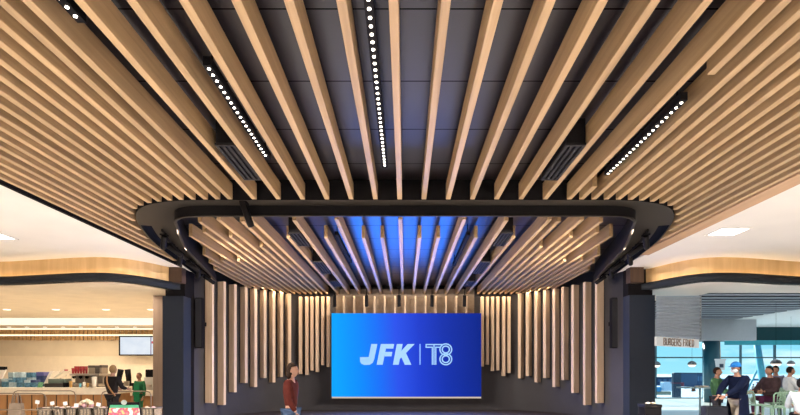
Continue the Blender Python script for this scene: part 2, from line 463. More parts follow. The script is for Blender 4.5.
for i, x in enumerate(cx):
    k = i - 6
    w = 'centre' if k == 0 else f'{ORD[abs(k)]} from the centre towards the {side_word(k)}'
    fin((XX(x, 20.98), 20.84), 0, .06, .32, 3.40, ZZ(296.5, 20.98), f'narrow wooden fin above the video screen, {w}' if k else 'narrow wooden fin above the middle of the video screen', 'narrow wooden fins above the screen')

# ================================================================== VIDEO SCREEN
def screen_mat():
    m, nt, b = nt_new('screen_gradient'); N = nt.nodes.new; L = nt.links.new
    tc = N('ShaderNodeTexCoord'); sp = N('ShaderNodeSeparateXYZ'); L(tc.outputs['Object'], sp.inputs[0])
    a = N('ShaderNodeMath'); a.operation = 'MULTIPLY_ADD'; a.inputs[1].default_value = .06; L(sp.outputs['Z'], a.inputs[0]); L(sp.outputs['X'], a.inputs[2])
    mr = N('ShaderNodeMapRange'); mr.inputs['From Min'].default_value = -2.75; mr.inputs['From Max'].default_value = 2.9; L(a.outputs[0], mr.inputs['Value'])
    r = N('ShaderNodeValToRGB'); cr = r.color_ramp; cr.interpolation = 'EASE' if False else 'LINEAR'
    pts = [(0, (0, .38, 1)), (.16, (0, .27, 1)), (.30, (.006, .16, .95)), (.42, (.020, .085, .85)), (.58, (.008, .045, .62)), (.74, (.003, .03, .43)), (1, (.001, .018, .25))]
    cr.elements[0].position = 0; cr.elements[0].color = (*pts[0][1], 1); cr.elements[1].position = 1; cr.elements[1].color = (*pts[-1][1], 1)
    for p, c in pts[1:-1]:
        e = cr.elements.new(p); e.color = (*c, 1)
    L(mr.outputs[0], r.inputs['Fac'])
    b.inputs['Base Color'].default_value = (.005, .005, .01, 1); b.inputs['Roughness'].default_value = .6; b.inputs['Specular IOR Level'].default_value = 0
    L(r.outputs['Color'], b.inputs['Emission Color']); b.inputs['Emission Strength'].default_value = 1.0
    return m
SD = 20.45
SX0, SX1, SZ0, SZ1 = XX(331.6, SD), XX(481.3, SD), ZZ(396.8, SD), ZZ(313.2, SD)
scx = (SX0 + SX1) / 2; scz = (SZ0 + SZ1) / 2
scr = empty('video_screen', (scx, SD, scz), 'huge glowing blue video wall showing JFK and T8 lettering', 'screen')
MB().box(SX0, SX1, SD, SD + .06, SZ0, SZ1).build('display_face', screen_mat(), scr); FACE = bpy.data.objects['display_face']
MB().box(SX0 + .05, SX1 - .05, SD + .065, SD + .30, SZ0 + .08, SZ1 - .05).build('casing', BLACK, scr)
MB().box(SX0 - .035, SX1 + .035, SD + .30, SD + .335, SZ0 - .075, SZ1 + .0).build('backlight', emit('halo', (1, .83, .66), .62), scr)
LET = emit('lettering_pale_blue', (.30, .60, 1), 1.0)
LET2 = emit('divider_blue', (.10, .30, .95), 1.0)
def spx(x, y):  # photo pixel -> screen plane
    return (XX(x, SD), ZZ(y, SD))
def flat(polys, name, mat, yo=.012):
    m = MB()
    for poly in polys:
        bm = bmesh.new(); vs = [bm.verts.new((p[0], SD - yo, p[1])) for p in poly]
        f = bm.faces.new(vs); r = bmesh.ops.triangulate(bm, faces=[f]); bm.verts.index_update()
        m.add([v.co.copy() for v in bm.verts], [[v.index for v in ff.verts] for ff in bm.faces]); bm.free()
    o = m.build(name, mat, scr, merge=False); o.parent = FACE; return o
# crop 355..457 x 338..370 was 800x251 -> 7.843 px per photo px
def cpx(pts): return [spx(355 + x / 7.843, 338 + y / 7.843) for x, y in pts]
J = [(128, 47), (176, 47), (150, 170), (138, 196), (115, 210), (75, 212), (50, 203), (40, 184), (39, 150), (82, 150), (84, 166), (95, 173), (104, 166), (108, 148)]
Fp = [(203, 47), (308, 47), (300, 83), (243, 83), (238, 109), (293, 109), (286, 144), (231, 144), (217, 210), (170, 210)]
K = [(328, 47), (374, 47), (361, 103), (413, 47), (468, 47), (400, 118), (442, 210), (390, 210), (364, 152), (352, 163), (343, 210), (297, 210)]
flat([cpx(J)], 'lettering', LET); flat([cpx(p) for p in ([(203, 47), (308, 47), (300, 83), (195, 83)], [(195, 83), (243, 83), (217, 210), (170, 210)], [(238, 109), (293, 109), (286, 144), (231, 144)])], 'lettering', LET); flat([cpx(K)], 'lettering', LET)
flat([cpx([(504, 47), (516, 47), (516, 210), (504, 210)])], 'divider', LET2)
# T8 drawn as twin outlines
def ringpoly(cx_, cy_, r0, r1, n=40):
    q = []
    for i in range(n):
        a0 = 2 * math.pi * i / n; a1 = 2 * math.pi * (i + 1) / n
        q.append([(cx_ + r0 * math.cos(a0), cy_ + r0 * .95 * math.sin(a0)), (cx_ + r1 * math.cos(a0), cy_ + r1 * .95 * math.sin(a0)), (cx_ + r1 * math.cos(a1), cy_ + r1 * .95 * math.sin(a1)), (cx_ + r0 * math.cos(a1), cy_ + r0 * .95 * math.sin(a1))])
    return q
e8 = []
for cy_ in (90, 166):
    e8 += ringpoly(712, cy_, 41, 51) + ringpoly(712, cy_, 23, 33)
flat([cpx(p) for p in e8], 'lettering', LET)
tp = [[(553, 47), (700, 47), (690, 56), (553, 56)], [(553, 68), (606, 68), (606, 77), (553, 77)], [(553, 47), (562, 47), (562, 77), (553, 77)],
      [(634, 68), (676, 68), (670, 77), (634, 77)], [(602, 68), (611, 68), (611, 210), (602, 210)], [(615, 56), (624, 56), (624, 210), (615, 210)], [(629, 68), (638, 68), (638, 210), (629, 210)]]
flat([cpx(p) for p in tp], 'lettering', LET)

# ================================================================== LOUDSPEAKERS
for sgn, x, w in ((-1, 198.5, 'café side'), (1, 615.3, 'window side')):
    d = 16.75; X = XX(x, d)
    t = empty('column_loudspeaker', (X, d, ZZ(348, d)), f'tall slim black loudspeaker on the dark wall, {w}', 'loudspeaker')
    MB().box(X - .11, X + .11, d, d + .2, ZZ(348, d), ZZ(297.5, d)).build('cabinet', BLACK, t, .015)
    MB().box(X - .09, X + .09, d - .012, d + .001, ZZ(347, d), ZZ(298.5, d)).build('speaker_grille', plain('speaker_cloth', (.02, .02, .024), .8, .2, scale=80), t)
    MB().box(X - .04, X + .04, d + .2, d + .9, ZZ(325, d), ZZ(321, d)).build('bracket', BLACK, t)

# ================================================================== BULKHEADS AND PIERS
def plan(pts, z):
    out = []
    for x, y in pts:
        d = F * (z - EYE) / (VY - y); out.append(Vector((XX(x, d), d)))
    return out
Lf = plan([(-260, 262.5), (-120, 262.5), (0, 262), (30, 260.4), (60, 258.5), (85, 257.2), (105, 257), (125, 258.6), (150, 262.8), (172, 268), (184, 270.6)], ZW)
Rf = plan([(627, 270.5), (641, 270), (655, 267.3), (670, 263.5), (690, 259.3), (712, 257), (738, 257.3), (770, 259.5), (800, 262), (900, 264), (1040, 264)], ZW)
LED = emit('cove_led', (1, .66, .34), 18)
for nm, ln, s in (('left', Lf, 1), ('right', Rf, 1)):
    C = resample(smooth_line(ln, 2), 70)
    # towards the camera is smaller y
    fr = offset_line(C, -.10); bk_ = offset_line(C, .25); ft = offset_line(C, -.13)
    cut = [p for p in C]
    mb = MB(); mb.strip(up(C, 4.2), up(C, ZW)); o = struct(mb, f'wall_{nm}_bulkhead', W_FASCIA)
    mb = MB(); mb.strip(up(fr, 4.02), up(fr, 4.215)); mb.strip(up(fr, 4.215), up(offset_line(C, -.075), 4.215)); mb.strip(up(offset_line(C, -.075), 4.215), up(offset_line(C, -.075), 4.18)); mb.strip(up(offset_line(C, -.075), 4.18), up(C, 4.18)); mb.strip(up(fr, 4.02), up(bk_, 4.02)); mb.strip(up(bk_, 4.02), up(bk_, 4.6))
    struct(mb, 'trim_3' if nm == 'left' else 'trim_4', plain('dark_slate_trim', (.018, .021, .027), .6, .12))
    i0, i1 = (0, 64) if nm == 'left' else (5, 70)
    mb = MB(); mb.strip(up(offset_line(C, -.05)[i0:i1], 4.183), up(offset_line(C, -.02)[i0:i1], 4.183))
    o = mb.build('cove_light_strip', LED); tag(o, f'warm cove light strip glowing behind the dark ledge, {"café" if nm == "left" else "window"} side', 'light strip')
# end boards of the bulkheads next to the ring (fascia wood, its shade put into the colour)
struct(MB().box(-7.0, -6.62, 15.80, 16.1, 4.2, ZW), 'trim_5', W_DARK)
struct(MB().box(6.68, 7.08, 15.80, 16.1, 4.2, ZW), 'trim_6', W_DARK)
# piers
struct(MB().box(XX(162.5, 16), XX(183.5, 16), 16, 16.6, 0, ZZ(296, 16)), 'pillar_cafe', SLATE)
struct(MB().box(XX(164, 16), XX(183.5, 16), 16.1, 16.6, ZZ(296, 16), ZC), 'pillar_cafe_top', BLACK)
struct(MB().box(XX(629.5, 16), XX(655, 16), 16, 16.6, 0, ZZ(295, 16)), 'pillar_window', SLATE)
struct(MB().box(XX(629.5, 16), XX(654, 16), 16.1, 16.6, ZZ(295, 16), ZC), 'pillar_window_top', BLACK)
struct(MB().box(XX(183.7, 16.55), XX(191, 16.55), 16.55, 16.8, 0, ZC), 'trim_7', BLACK)
struct(MB().box(XX(622, 16.55), XX(629.3, 16.55), 16.55, 16.8, 0, ZC), 'trim_8', BLACK)
struct(MB().box(XX(153, 17.3), XX(166, 17.3), 17.3, 17.5, 0, 4.015), 'wall_cafe_jamb', wood('oak_jamb', 2, (.24, .165, .12), (.30, .21, .155), rnd=0))
struct(MB().box(-7.2, -7.05, 17.5, 27, 0, 4.6), 'wall_cafe_return', CREAM)

# ================================================================== CAFÉ (left)
ZL = 4.02
def low_ceiling(C, name, mat, yend, xlo, xhi):
    pts = [(p.x, p.y) for p in offset_line(C, .1) if xlo <= p.x <= xhi]
    pts = [(xlo, pts[0][1])] + pts + [(xhi, pts[-1][1]), (xhi, yend), (xlo, yend)]
    m = MB(); m.prism(pts, ZL, ZL + .06); return struct(m, name, mat)
LC = resample(smooth_line(Lf, 2), 70); RC = resample(smooth_line(Rf, 2), 70)
low_ceiling(LC, 'ceiling_cafe', CREAM, 24.8, -26, -7.05)
GL = emit('cove_glow', (1, .85, .62), 2.6)
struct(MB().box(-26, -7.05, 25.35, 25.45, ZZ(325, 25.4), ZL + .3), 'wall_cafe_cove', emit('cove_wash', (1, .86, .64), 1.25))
struct(MB().box(-26, -7.05, 25.45, 27.7, ZZ(325, 25.4), ZZ(325, 25.4) + .06), 'ceiling_cafe_rear', CREAM)
struct(MB().box(-30, -7.05, 27.6, 27.8, 0, 4.6), 'wall_cafe_back', CREAM)
struct(MB().box(-26.2, -26, 15, 27.7, 0, 4.6), 'wall_cafe_side', CREAM)
d = 27.55
slm = wood('oak_valance', 2, (.50, .30, .13), (.62, .40, .2), rnd=0)
m = MB()
x = -26
while x < -7.2:
    m.box(x, x + .15, d - .07, d, ZZ(340.2, d), ZZ(328.5, d)); x += .21
struct(m, 'trim_9', slm)
for yy in (329, 335.3):
    o = MB().box(-26, -7.1, d - .11, d - .075, ZZ(yy + .7, d), ZZ(yy - .7, d)).build('wall_light_strip', emit('strip_warm', (1, .86, .62), 1.6))
    tag(o, 'thin bright light strip along the slatted valance, ' + ('upper line' if yy < 332 else 'lower line'), 'light strip')
struct(MB().box(-30, -7.05, d - .02, d + .04, 0, ZZ(355.8, d)), 'wall_cafe_lower', plain('pale_tile', (.82, .70, .54), .5, .3, var=.03))
# downlights
DL = emit('downlight_glow', (1, .93, .8), 3)
def downlight(X, Y, z, label, r=.1):
    t = empty('recessed_downlight', (X, Y, z), label, 'downlight', 'recessed café downlights')
    MB().lathe([(r * .78, -.012), (r, -.008), (r, 0)], (X, Y, z), 16).build('trim_ring', WHITE, t)
    MB().lathe([(0.001, -.016), (r * .76, -.016), (r * .76, -.013)], (X, Y, z), 16).build('lamp_disc', DL, t)
for i, x in enumerate((7, 56, 106, 151)):
    d2 = F * (ZL - EYE) / (VY - 309.4); downlight(XX(x, d2), d2, ZL, f'small round ceiling downlight over the café, {ORD[4 - i]} from the dark pier', .17)
zr = ZZ(325, 25.4)
for i, x in enumerate((9, 27, 45, 63, 81, 99, 117, 135)):
    d2 = 26.5; downlight(XX(x, d2), d2, zr, f'tiny downlight above the café back wall, {ORD[8 - i]} from the dark pier', .12)
# square light panels in the white ceilings
PAN = emit('square_panel_glow', (1, .97, .92), 5)
for X, Y, w in ((-9.35, 12.1, 'café side'), (7.12, 11.75, 'window side')):
    t = empty('square_ceiling_light', (X, Y, ZW), f'square recessed light panel in the white ceiling, {w}', 'ceiling light')
    m = MB(); a, b2 = .34, .29
    for (x0, x1, y0, y1) in ((-a, a, -a, -b2), (-a, a, b2, a), (-a, -b2, -b2, b2), (b2, a, -b2, b2)): m.box(X + x0, X + x1, Y + y0, Y + y1, ZW - .012, ZW)
    m.build('frame', WHITE, t); MB().box(X - b2, X + b2, Y - b2, Y + b2, ZW - .008, ZW - .002).build('diffuser', PAN, t)
# menu screen
d = 26.8
t = empty('menu_screen', (XX(136, d), d, ZZ(345, d)), 'wall screen with pale bluish picture and black frame over the counter', 'screen')
x0, x1, z0, z1 = XX(118.8, d), XX(156, d), ZZ(355.6, d), ZZ(335.8, d)
m = MB(); bz = .06
m.box(x0, x1, d, d + .1, z0, z0 + bz); m.box(x0, x1, d, d + .1, z1 - bz, z1); m.box(x0, x0 + bz, d, d + .1, z0, z1); m.box(x1 - bz, x1, d, d + .1, z0, z1)
m.box(x0, x1, d + .05, d + .1, z0, z1); m.box(x0 + .8, x0 + 1.2, d + .1, d + .77, z0 + .4, z0 + .7)
m.build('bezel', BLACKGLOSS, t)
def menu_mat():
    mm, nt, b = nt_new('menu_picture'); N = nt.nodes.new; L = nt.links.new
    tc = N('ShaderNodeTexCoord'); n = N('ShaderNodeTexNoise'); n.inputs['Scale'].default_value = 2.2; L(tc.outputs['Object'], n.inputs['Vector'])
    r = N('ShaderNodeValToRGB'); r.color_ramp.elements[0].color = (.55, .66, .80, 1); r.color_ramp.elements[1].color = (.80, .86, .92, 1); L(n.outputs['Fac'], r.inputs['Fac'])
    b.inputs['Base Color'].default_value = (.02, .02, .02, 1); L(r.outputs['Color'], b.inputs['Emission Color']); b.inputs['Emission Strength'].default_value = 1
    return mm
MB().box(x0 + bz, XX(150.2, d), d + .02, d + .05, z0 + bz, z1 - bz).build('picture', menu_mat(), t)
MB().box(XX(151.3, d), x1 - bz, d + .02, d + .05, z0 + bz, z1 - bz).build('picture', menu_mat(), t)
MB().box(XX(150.2, d), XX(151.3, d), d + .015, d + .05, z0 + bz, z1 - bz).build('divider', plain('menu_divider', (.2, .2, .4), .5), t)
MB().box(XX(151.4, d), XX(152.8, d), d + .014, d + .02, ZZ(343.5, d), ZZ(341.3, d)).build('price_mark', emit('red_mark', (.7, .03, .08), .8), t)

# ---- counter
d = 16.4
t = empty('cafe_counter', (XX(40, d), d, 0), 'long wood-fronted café counter with thick pale stone top', 'counter')
xa, xb = XX(-140, d), XX(107.5, d)
MB().box(xa + .05, xb - .03, d + .06, d + 1.4, 0, ZZ(394.6, d)).build('wood_front', W_COUNTER, t)
MB().box(xa, xb, d, d + 1.5, ZZ(394.6, d), ZZ(387.6, d)).build('stone_top', plain('pale_stone', (.78, .68, .54), .35, .5), t, .01)
m = MB()
k = xa + .3
while k < xb - .2:
    m.box(k, k + .02, d + .045, d + .062, .1, ZZ(395, d)); k += .38
m.build('panel_joint', W_DARK, t)
MB().box(xa + .1, xb - .1, d + .1, d + .8, 0.0, .09).build('plinth', BLACK, t)
d2 = 18.2
t = empty('back_counter', (XX(120, d2), d2, 0), 'wood and cream service counter behind the standing customer', 'counter')
MB().box(XX(99, d2), XX(163, d2), d2 + .05, d2 + .7, 0, ZZ(396, d2)).build('wood_front', W_COUNTER, t)
MB().box(XX(98, d2), XX(164, d2), d2, d2 + .75, ZZ(396, d2), ZZ(390.5, d2)).build('worktop', plain('pale_stone', (.78, .68, .54), .35, .5), t, .01)
CT = ZZ(387.6, 16.4)
dm = 16.75
def box_item(name, x0, x1, y0, y1, d, dep, parts_mat, label, cat, grp=None, lidmat=None, z0=None, lidh=.25):
    z0 = CT if z0 is None else z0
    X0, X1, z1 = XX(x0, d), XX(x1, d), ZZ(y0, d)
    t = empty(name, ((X0 + X1) / 2, d, z0), label, cat, grp)
    h = z1 - z0
    MB().box(X0, X1, d, d + dep, z0, z1 - h * lidh).build('body', parts_mat, t, .008)
    MB().box(X0 - .004, X1 + .004, d - .004, d + dep + .004, z1 - h * lidh, z1).build('lid', lidmat or parts_mat, t, .006)
    return t
LB = plain('light_blue_carton', (.085, .20, .29), .6, .2, var=.5, scale=14); PB = plain('pale_blue_carton', (.36, .46, .50), .6, .2, var=.2, scale=14)
NB = plain('navy_carton', (.03, .05, .14), .5, .3, var=.3, scale=14)
boxes = [(-9, -1, 379, 17.0, LB, PB), (0, 7.6, 378.6, 16.8, LB, PB), (8.6, 14.2, 379.6, 16.7, PB, LB), (8.2, 13.4, 372.4, 17.15, LB, PB), (14.8, 21.6, 372.2, 16.8, LB, PB), (22.2, 26.2, 372.6, 17.1, NB, LB), (24.4, 29.4, 380.2, 16.6, LB, PB), (26.6, 33, 372.4, 17.1, PB, LB), (30, 36, 380, 16.65, LB, NB)]
where = ['beyond the slanted display cover by the frame edge', 'under the slanted white sign', 'low one beside the tall stack', 'stepped behind the low ones', 'tallest, in the middle of the row', 'narrow dark-blue one in the row', 'low one before the pale box', 'pale tall one near the navy box', 'lowest, next to the green card']
for (xa_, xb_, yt, dd, ma, mb_), w in zip(boxes, where):
    box_item('blue_carton', xa_, xb_, yt, 388, dd, .2, ma, f'blue carton on the café counter, {w}', 'carton', 'blue cartons on the counter', mb_, lidh=.35)
box_item('navy_box', 36.2, 43.6, 372.0, 380, 17.25, .3, NB, 'dark navy box standing behind the slanted display cover', 'box', None, plain('violet_lid', (.10, .10, .28), .5))
# slanted display covers
def slant(x0, x1, yb, yt, lean, d, label, mat):
    X0, X1, z0, z1 = XX(x0, d), XX(x1, d), CT if yb > 386 else ZZ(yb, d), ZZ(yt, d)
    t = empty('slanted_display_cover', ((X0 + X1) / 2, d, z0), label, 'display cover', 'slanted display covers')
    m = MB(); n = .05; L_ = lean * d / F
    m.add([(X0, d, z0), (X0 + .10, d, z0), (X0 + .10 + L_, d, z1), (X0 + L_, d, z1), (X0, d + .35, z0), (X0 + .10, d + .35, z0), (X0 + .10 + L_, d + .35, z1), (X0 + L_, d + .35, z1)],
          [(0, 1, 2, 3), (7, 6, 5, 4), (0, 4, 5, 1), (1, 5, 6, 2), (2, 6, 7, 3), (3, 7, 4, 0)])
    m.build('cover_panel', mat, t)
    MB().box(X0 + L_ * .1, X0 + L_ * .1 + .05, d + .3, d + .33, CT, z1 - .05).build('support', STEEL, t)
    return t
WG = plain('milky_panel', (.85, .78, .68), .3, .5)
slant(43.5, 51, 384, 371.0, 6.5, 17.12, 'slanted milky display cover beside the navy box', WG)
slant(52.5, 64, 378, 370.8, 10, 17.12, 'slanted milky display cover over the dark display case', WG)
t = empty('tilted_sign_panel', (XX(3, 16.75), 16.75, CT), 'tilted white panel with black top bar at counter end', 'sign panel')
m = MB(); dd = 16.7
m.add([at(-4, 379, dd), at(1.5, 379, dd), at(6, 369.5, dd), at(-4, 369.5, dd)] + [p + Vector((0, .05, 0)) for p in (at(-4, 379, dd), at(1.5, 379, dd), at(6, 369.5, dd), at(-4, 369.5, dd))], [(0, 1, 2, 3), (7, 6, 5, 4), (0, 4, 5, 1), (1, 5, 6, 2), (2, 6, 7, 3), (3, 7, 4, 0)])
m.build('panel', WG, t); MB().box(XX(-5, dd), XX(5.5, dd), dd - .02, dd + .08, ZZ(370, dd), ZZ(366.6, dd)).build('top_bar', BLACK, t)
MB().box(XX(-2, dd), XX(-1, dd), dd + .05, dd + .1, CT, ZZ(378, dd)).build('support', STEEL, t)
# display case
dd = 16.6
t = empty('display_case', (XX(56, dd), dd, CT), 'low dark food display case with green-grey glass top', 'display case')
MB().box(XX(44.5, dd), XX(63, dd), dd, dd + .45, CT, ZZ(383.4, dd)).build('case_base', plain('case_brown', (.035, .026, .022), .5), t)
MB().box(XX(63, dd), XX(67.4, dd), dd, dd + .45, CT, ZZ(382.8, dd)).build('case_end', BLACK, t)
MB().box(XX(46.8, dd), XX(63.6, dd), dd + .05, dd + .42, ZZ(383.4, dd), ZZ(378.8, dd)).build('glass_top', plain('greenish_glass', (.16, .20, .16), .15, .6), t, .015)
t = empty('green_card', (XX(40.5, 16.45), 16.45, CT), 'small green card standing on the counter edge', 'card')
m = MB(); p = [at(37.3, 387.5, 16.45), at(42, 387.5, 16.45), at(43.2, 382.2, 16.50), at(38.6, 382.2, 16.50)]
m.add(p + [q + Vector((0, .02, 0)) for q in p], [(0, 1, 2, 3), (7, 6, 5, 4), (0, 4, 5, 1), (1, 5, 6, 2), (2, 6, 7, 3), (3, 7, 4, 0)]); 
for v in m.v: v.z = max(v.z, CT)
m.build('card_face', plain('green_card', (.12, .32, .16), .5, var=.4, scale=18), t)
# espresso machine
dd = 16.7
t = empty('espresso_machine', (XX(82, dd), dd, CT), 'large steel espresso machine with cups stacked on top', 'coffee machine')
BZ = plain('machine_beige', (.30, .25, .20), .35, .5, metal=.5); 
MB().box(XX(70, dd), XX(98.5, dd), dd + .25, dd + .7, CT + .05, ZZ(374.5, dd)).build('machine_body', BZ, t, .02)
MB().box(XX(69, dd), XX(99, dd), dd + .02, dd + .75, ZZ(375.6, dd), ZZ(373.6, dd)).build('top_deck', STEEL, t, .01)
MB().box(XX(70, dd), XX(98.5, dd), dd, dd + .7, CT + .02, CT + .11).build('drip_tray', STEEL, t, .01)
for x in (74, 80.5, 87, 93.5): 
    g = MB().tube([at(x, 376, dd + .15), at(x, 378.2, dd + .15)], .05, 12).tube([at(x, 378.2, dd + .15), at(x, 378.6, dd - .1)], .018, 8); g.build('group_head', BLACK, t)
for x in (71.5, 84, 97): MB().tube([at(x, 376, dd + .1), at(x + .6, 384, dd + .05)], .012, 6).build('steam_wand', STEEL, t)
for x in (70.5, 97.2): MB().box(XX(x - 1, dd), XX(x + 1, dd), dd + .05, dd + .7, CT, CT + .03).build('machine_foot', BLACK, t)
RED = plain('red_cup', (.36, .015, .02), .4, var=.2); TAN = plain('tan_box', (.32, .25, .18), .6); DKB = plain('dark_brown_box', (.09, .07, .055), .6)
zt = ZZ(373.6, dd)
def cup(x, y0, y1, d, w, mat, label, grp, name='paper_cup', zb=None):
    zb = ZZ(y1, d) if zb is None else zb; X = XX(x, d); h = ZZ(y0, d) - zb; r = w * d / F / 2
    t = empty(name, (X, d, zb), label, 'cup', grp)
    MB().lathe([(r * .72, 0), (r * .98, h * .86)], (X, d, zb), 14).build('cup_body', mat, t)
    MB().lathe([(r * 1.05, h * .86), (r * 1.05, h * .94), (r * .8, h)], (X, d, zb), 14).build('cup_lid', mat, t)
for i, x in enumerate((73, 75.7, 78.4, 81.1, 83.8, 86.5)):
    cup(x, 366.2 if i else 368, 373.6, dd + .2, 2.7, RED, f'red cup stack on the espresso machine, {ORD[6 - i]} from the tan box', 'red cups on the espresso machine', zb=zt)
cup(66.2, 369.4, 372, dd + .95, 3.5, RED, 'lone small red cup on the stand beside the espresso machine', None, zb=ZZ(372.0, dd + .95))
t = empty('cup_stand', (XX(66.2, dd + .95), dd + .95, CT), 'thin metal stand carrying one red cup', 'stand')
MB().tube([(XX(66.2, dd + .95), dd + .95, CT), (XX(66.2, dd + .95), dd + .95, ZZ(372.4, dd + .95))], .014, 8).build('pole', STEEL, t)
MB().box(XX(63.5, dd + .95), XX(69, dd + .95), dd + .85, dd + 1.05, ZZ(372.5, dd + .95), ZZ(372.0, dd + .95)).build('tray', STEEL, t)
for i, (xa_, xb_, yt, mm, w) in enumerate(((88.2, 94.6, 365.3, TAN, 'tan box next to the red cups'), (95, 99.4, 366.2, DKB, 'dark brown box at the end of the machine top'), (99.6, 101.8, 365, TAN, 'tan box overhanging the machine end'))):
    box_item('storage_box', xa_, xb_, yt, 373, dd + .15, .35, mm, 'espresso machine top: ' + w, 'box', 'boxes on the espresso machine', DKB, z0=zt, lidh=.3)
PAPER = plain('white_paper', (.78, .72, .62), .6)
for i, (x, y0, w, mm, l) in enumerate(((70.8, 381, 3, plain('amber_drink', (.5, .28, .07), .4), 'amber drink cup by the display case'), (80.2, 383.2, 2.6, plain('turquoise_cup', (.12, .40, .50), .4), 'turquoise cup before the espresso machine'), (84.2, 382, 3, PAPER, 'white paper cup before the espresso machine'), (87.6, 383, 2.6, plain('amber_drink', (.5, .28, .07), .4), 'amber cup next to a white paper cup'), (94.2, 376.6, 4.6, PAPER, 'tallest white paper cup before the machine'))):
    cup(x, y0, 388, 16.5, w, mm, l, None, zb=CT)
t = empty('bean_grinder', (XX(104.6, 17.6), 17.6, CT), 'black coffee grinder with tapered hopper at counter end', 'grinder')
X = XX(104.6, 17.6)
MB().box(X - .10, X + .10, 17.45, 17.8, CT, CT + .22).build('grinder_body', BLACK, t, .02)
MB().lathe([(.06, .22), (.11, .36), (.11, .42)], (X, 17.62, CT), 16).build('hopper', BLACKGLOSS, t)
# machines behind on the back counter
ZB = ZZ(390.5, 18.2)
for x, lean, l in ((118.6, .5, 'black angled dispenser behind the customer, café counter'), (129, -.3, 'black angled dispenser beside the green-shirted worker')):
    d = 18.5; X = XX(x, d)
    t = empty('drink_dispenser', (X, d, ZB), l, 'dispenser')
    MB().box(X - .12, X + .12, d - .12, d + .15, ZB, ZB + .25).build('dispenser_base', BLACK, t, .02)
    MB().tube([(X, d, ZB + .25), (X + .05 * lean, d, ZB + .45), (X + .16 * lean, d, ZB + .72)], [.08, .09, .10], 12).build('dispenser_arm', BLACKGLOSS, t)
    MB().box(X - .08, X + .08, d - .2, d - .12, ZB + .1, ZB + .32).build('front_plate', STEEL, t)
d = 18.5; X = XX(149.5, d)
t = empty('soft_serve_machine', (X, d, ZB), 'grey worktop machine at the end of the counter by the pier', 'machine')
MB().box(X - .2, X + .2, d, d + .4, ZB, ZB + .45).build('machine_body', plain('grey_enamel', (.42, .40, .37), .4), t, .02)
MB().box(X - .17, X + .17, d + .03, d + .38, ZB + .45, ZB + .72).build('hopper', BLACK, t, .03)
MB().box(X - .08, X + .08, d - .06, d, ZB + .12, ZB + .2).build('tap', STEEL, t)

# ---- rails, bag, baskets, poster
def rail(pts, label, rad=.015):
    t = empty('metal_rail', Vector(pts[0]) * 1.0, label, 'rail', 'café queue rails')
    MB().tube(pts, rad, 8).build('rail_tube', CHROME, t); return t
def loop(x0, x1, y, d, label):
    a, b_ = XX(x0, d), XX(x1, d); z = ZZ(y, d); r = .12
    rail([(a, d, 0), (a, d, z - r), (a + .035, d, z - .035), (a + r, d, z), (b_ - r, d, z), (b_ - .035, d, z - .035), (b_, d, z - r), (b_, d, 0)], label)
loop(13, 75.5, 390.8, 14.3, 'tall looped metal rail in front of the café counter middle')
loop(-60, 46, 393.4, 13.6, 'long looped metal rail ending beside the paper bag')
loop(101.5, 151, 391.2, 15.2, 'looped metal rail before the standing customer')
loop(-50, 60, 409.8, 12.4, 'low looped metal rail at the bottom of the café front')
d = 13.2; X0, X1 = XX(9.5, d), XX(23.5, d); zb, zt_ = ZZ(418, d), ZZ(403, d)
t = empty('hanging_paper_bag', ((X0 + X1) / 2, d, zb), 'brown paper carrier bag hanging on the metal rail', 'bag')
BAGM = plain('kraft_paper', (.26, .20, .15), .8, .1, var=.12, bump=.2)
m = MB(); m.add([(X0, d - .08, zb), (X1, d - .08, zb), (X1 - .03, d - .05, zt_), (X0 + .03, d - .05, zt_), (X0, d + .08, zb), (X1, d + .08, zb), (X1 - .03, d + .05, zt_), (X0 + .03, d + .05, zt_)], [(0, 1, 2, 3), (7, 6, 5, 4), (0, 4, 5, 1), (1, 5, 6, 2), (3, 7, 4, 0)]); m.build('bag_body', BAGM, t)
xm = (X0 + X1) / 2
for q in (-.05, .05):
    MB().tube([(xm - .09, d + q, zt_ - .02), (xm - .06, d + q, ZZ(396, d)), (xm, d + q * .5, ZZ(393.8, d)), (xm + .06, d + q, ZZ(396, d)), (xm + .09, d + q, zt_ - .02)], .012, 6).build('handle', BAGM, t)
# baskets
WIC = plain('grey_wicker', (.27, .215, .16), .8, .1, var=.5, scale=40, bump=.4)
TAGM = plain('tag_paper', (.72, .72, .72), .6)
bk = [(36.8, 52, 38.2, 402), (53.2, 64.4, 53, 403.2), (65.6, 76.8, 66, 403.4), (78.2, 91.8, 77, 405.2), (93, 105, 99, 404.5), (141, 154, None, None)]
wb = ['nearest the paper bag', 'second from the paper bag', 'third from the paper bag, middle of the row', 'under the cream and pink packets', 'right beside the black poster', 'beyond the black poster, by the pier']
wb[4] = 'directly beside the black poster'
dB = 12.6; zB = ZZ(407.6, dB)
tb = empty('basket_stand', (XX(70, dB), dB, 0), 'dark low stand carrying the row of baskets', 'stand')
MB().box(XX(35, dB), XX(106, dB), dB - .05, dB + .5, zB - .36, zB - .33).build('shelf_board', BLACK, tb)
for x in (36, 105):
    for yy in (0, .42): MB().box(XX(x, dB) - .02, XX(x, dB) + .02, dB + yy, dB + yy + .04, 0, zB - .36).build('leg', BLACK, tb)
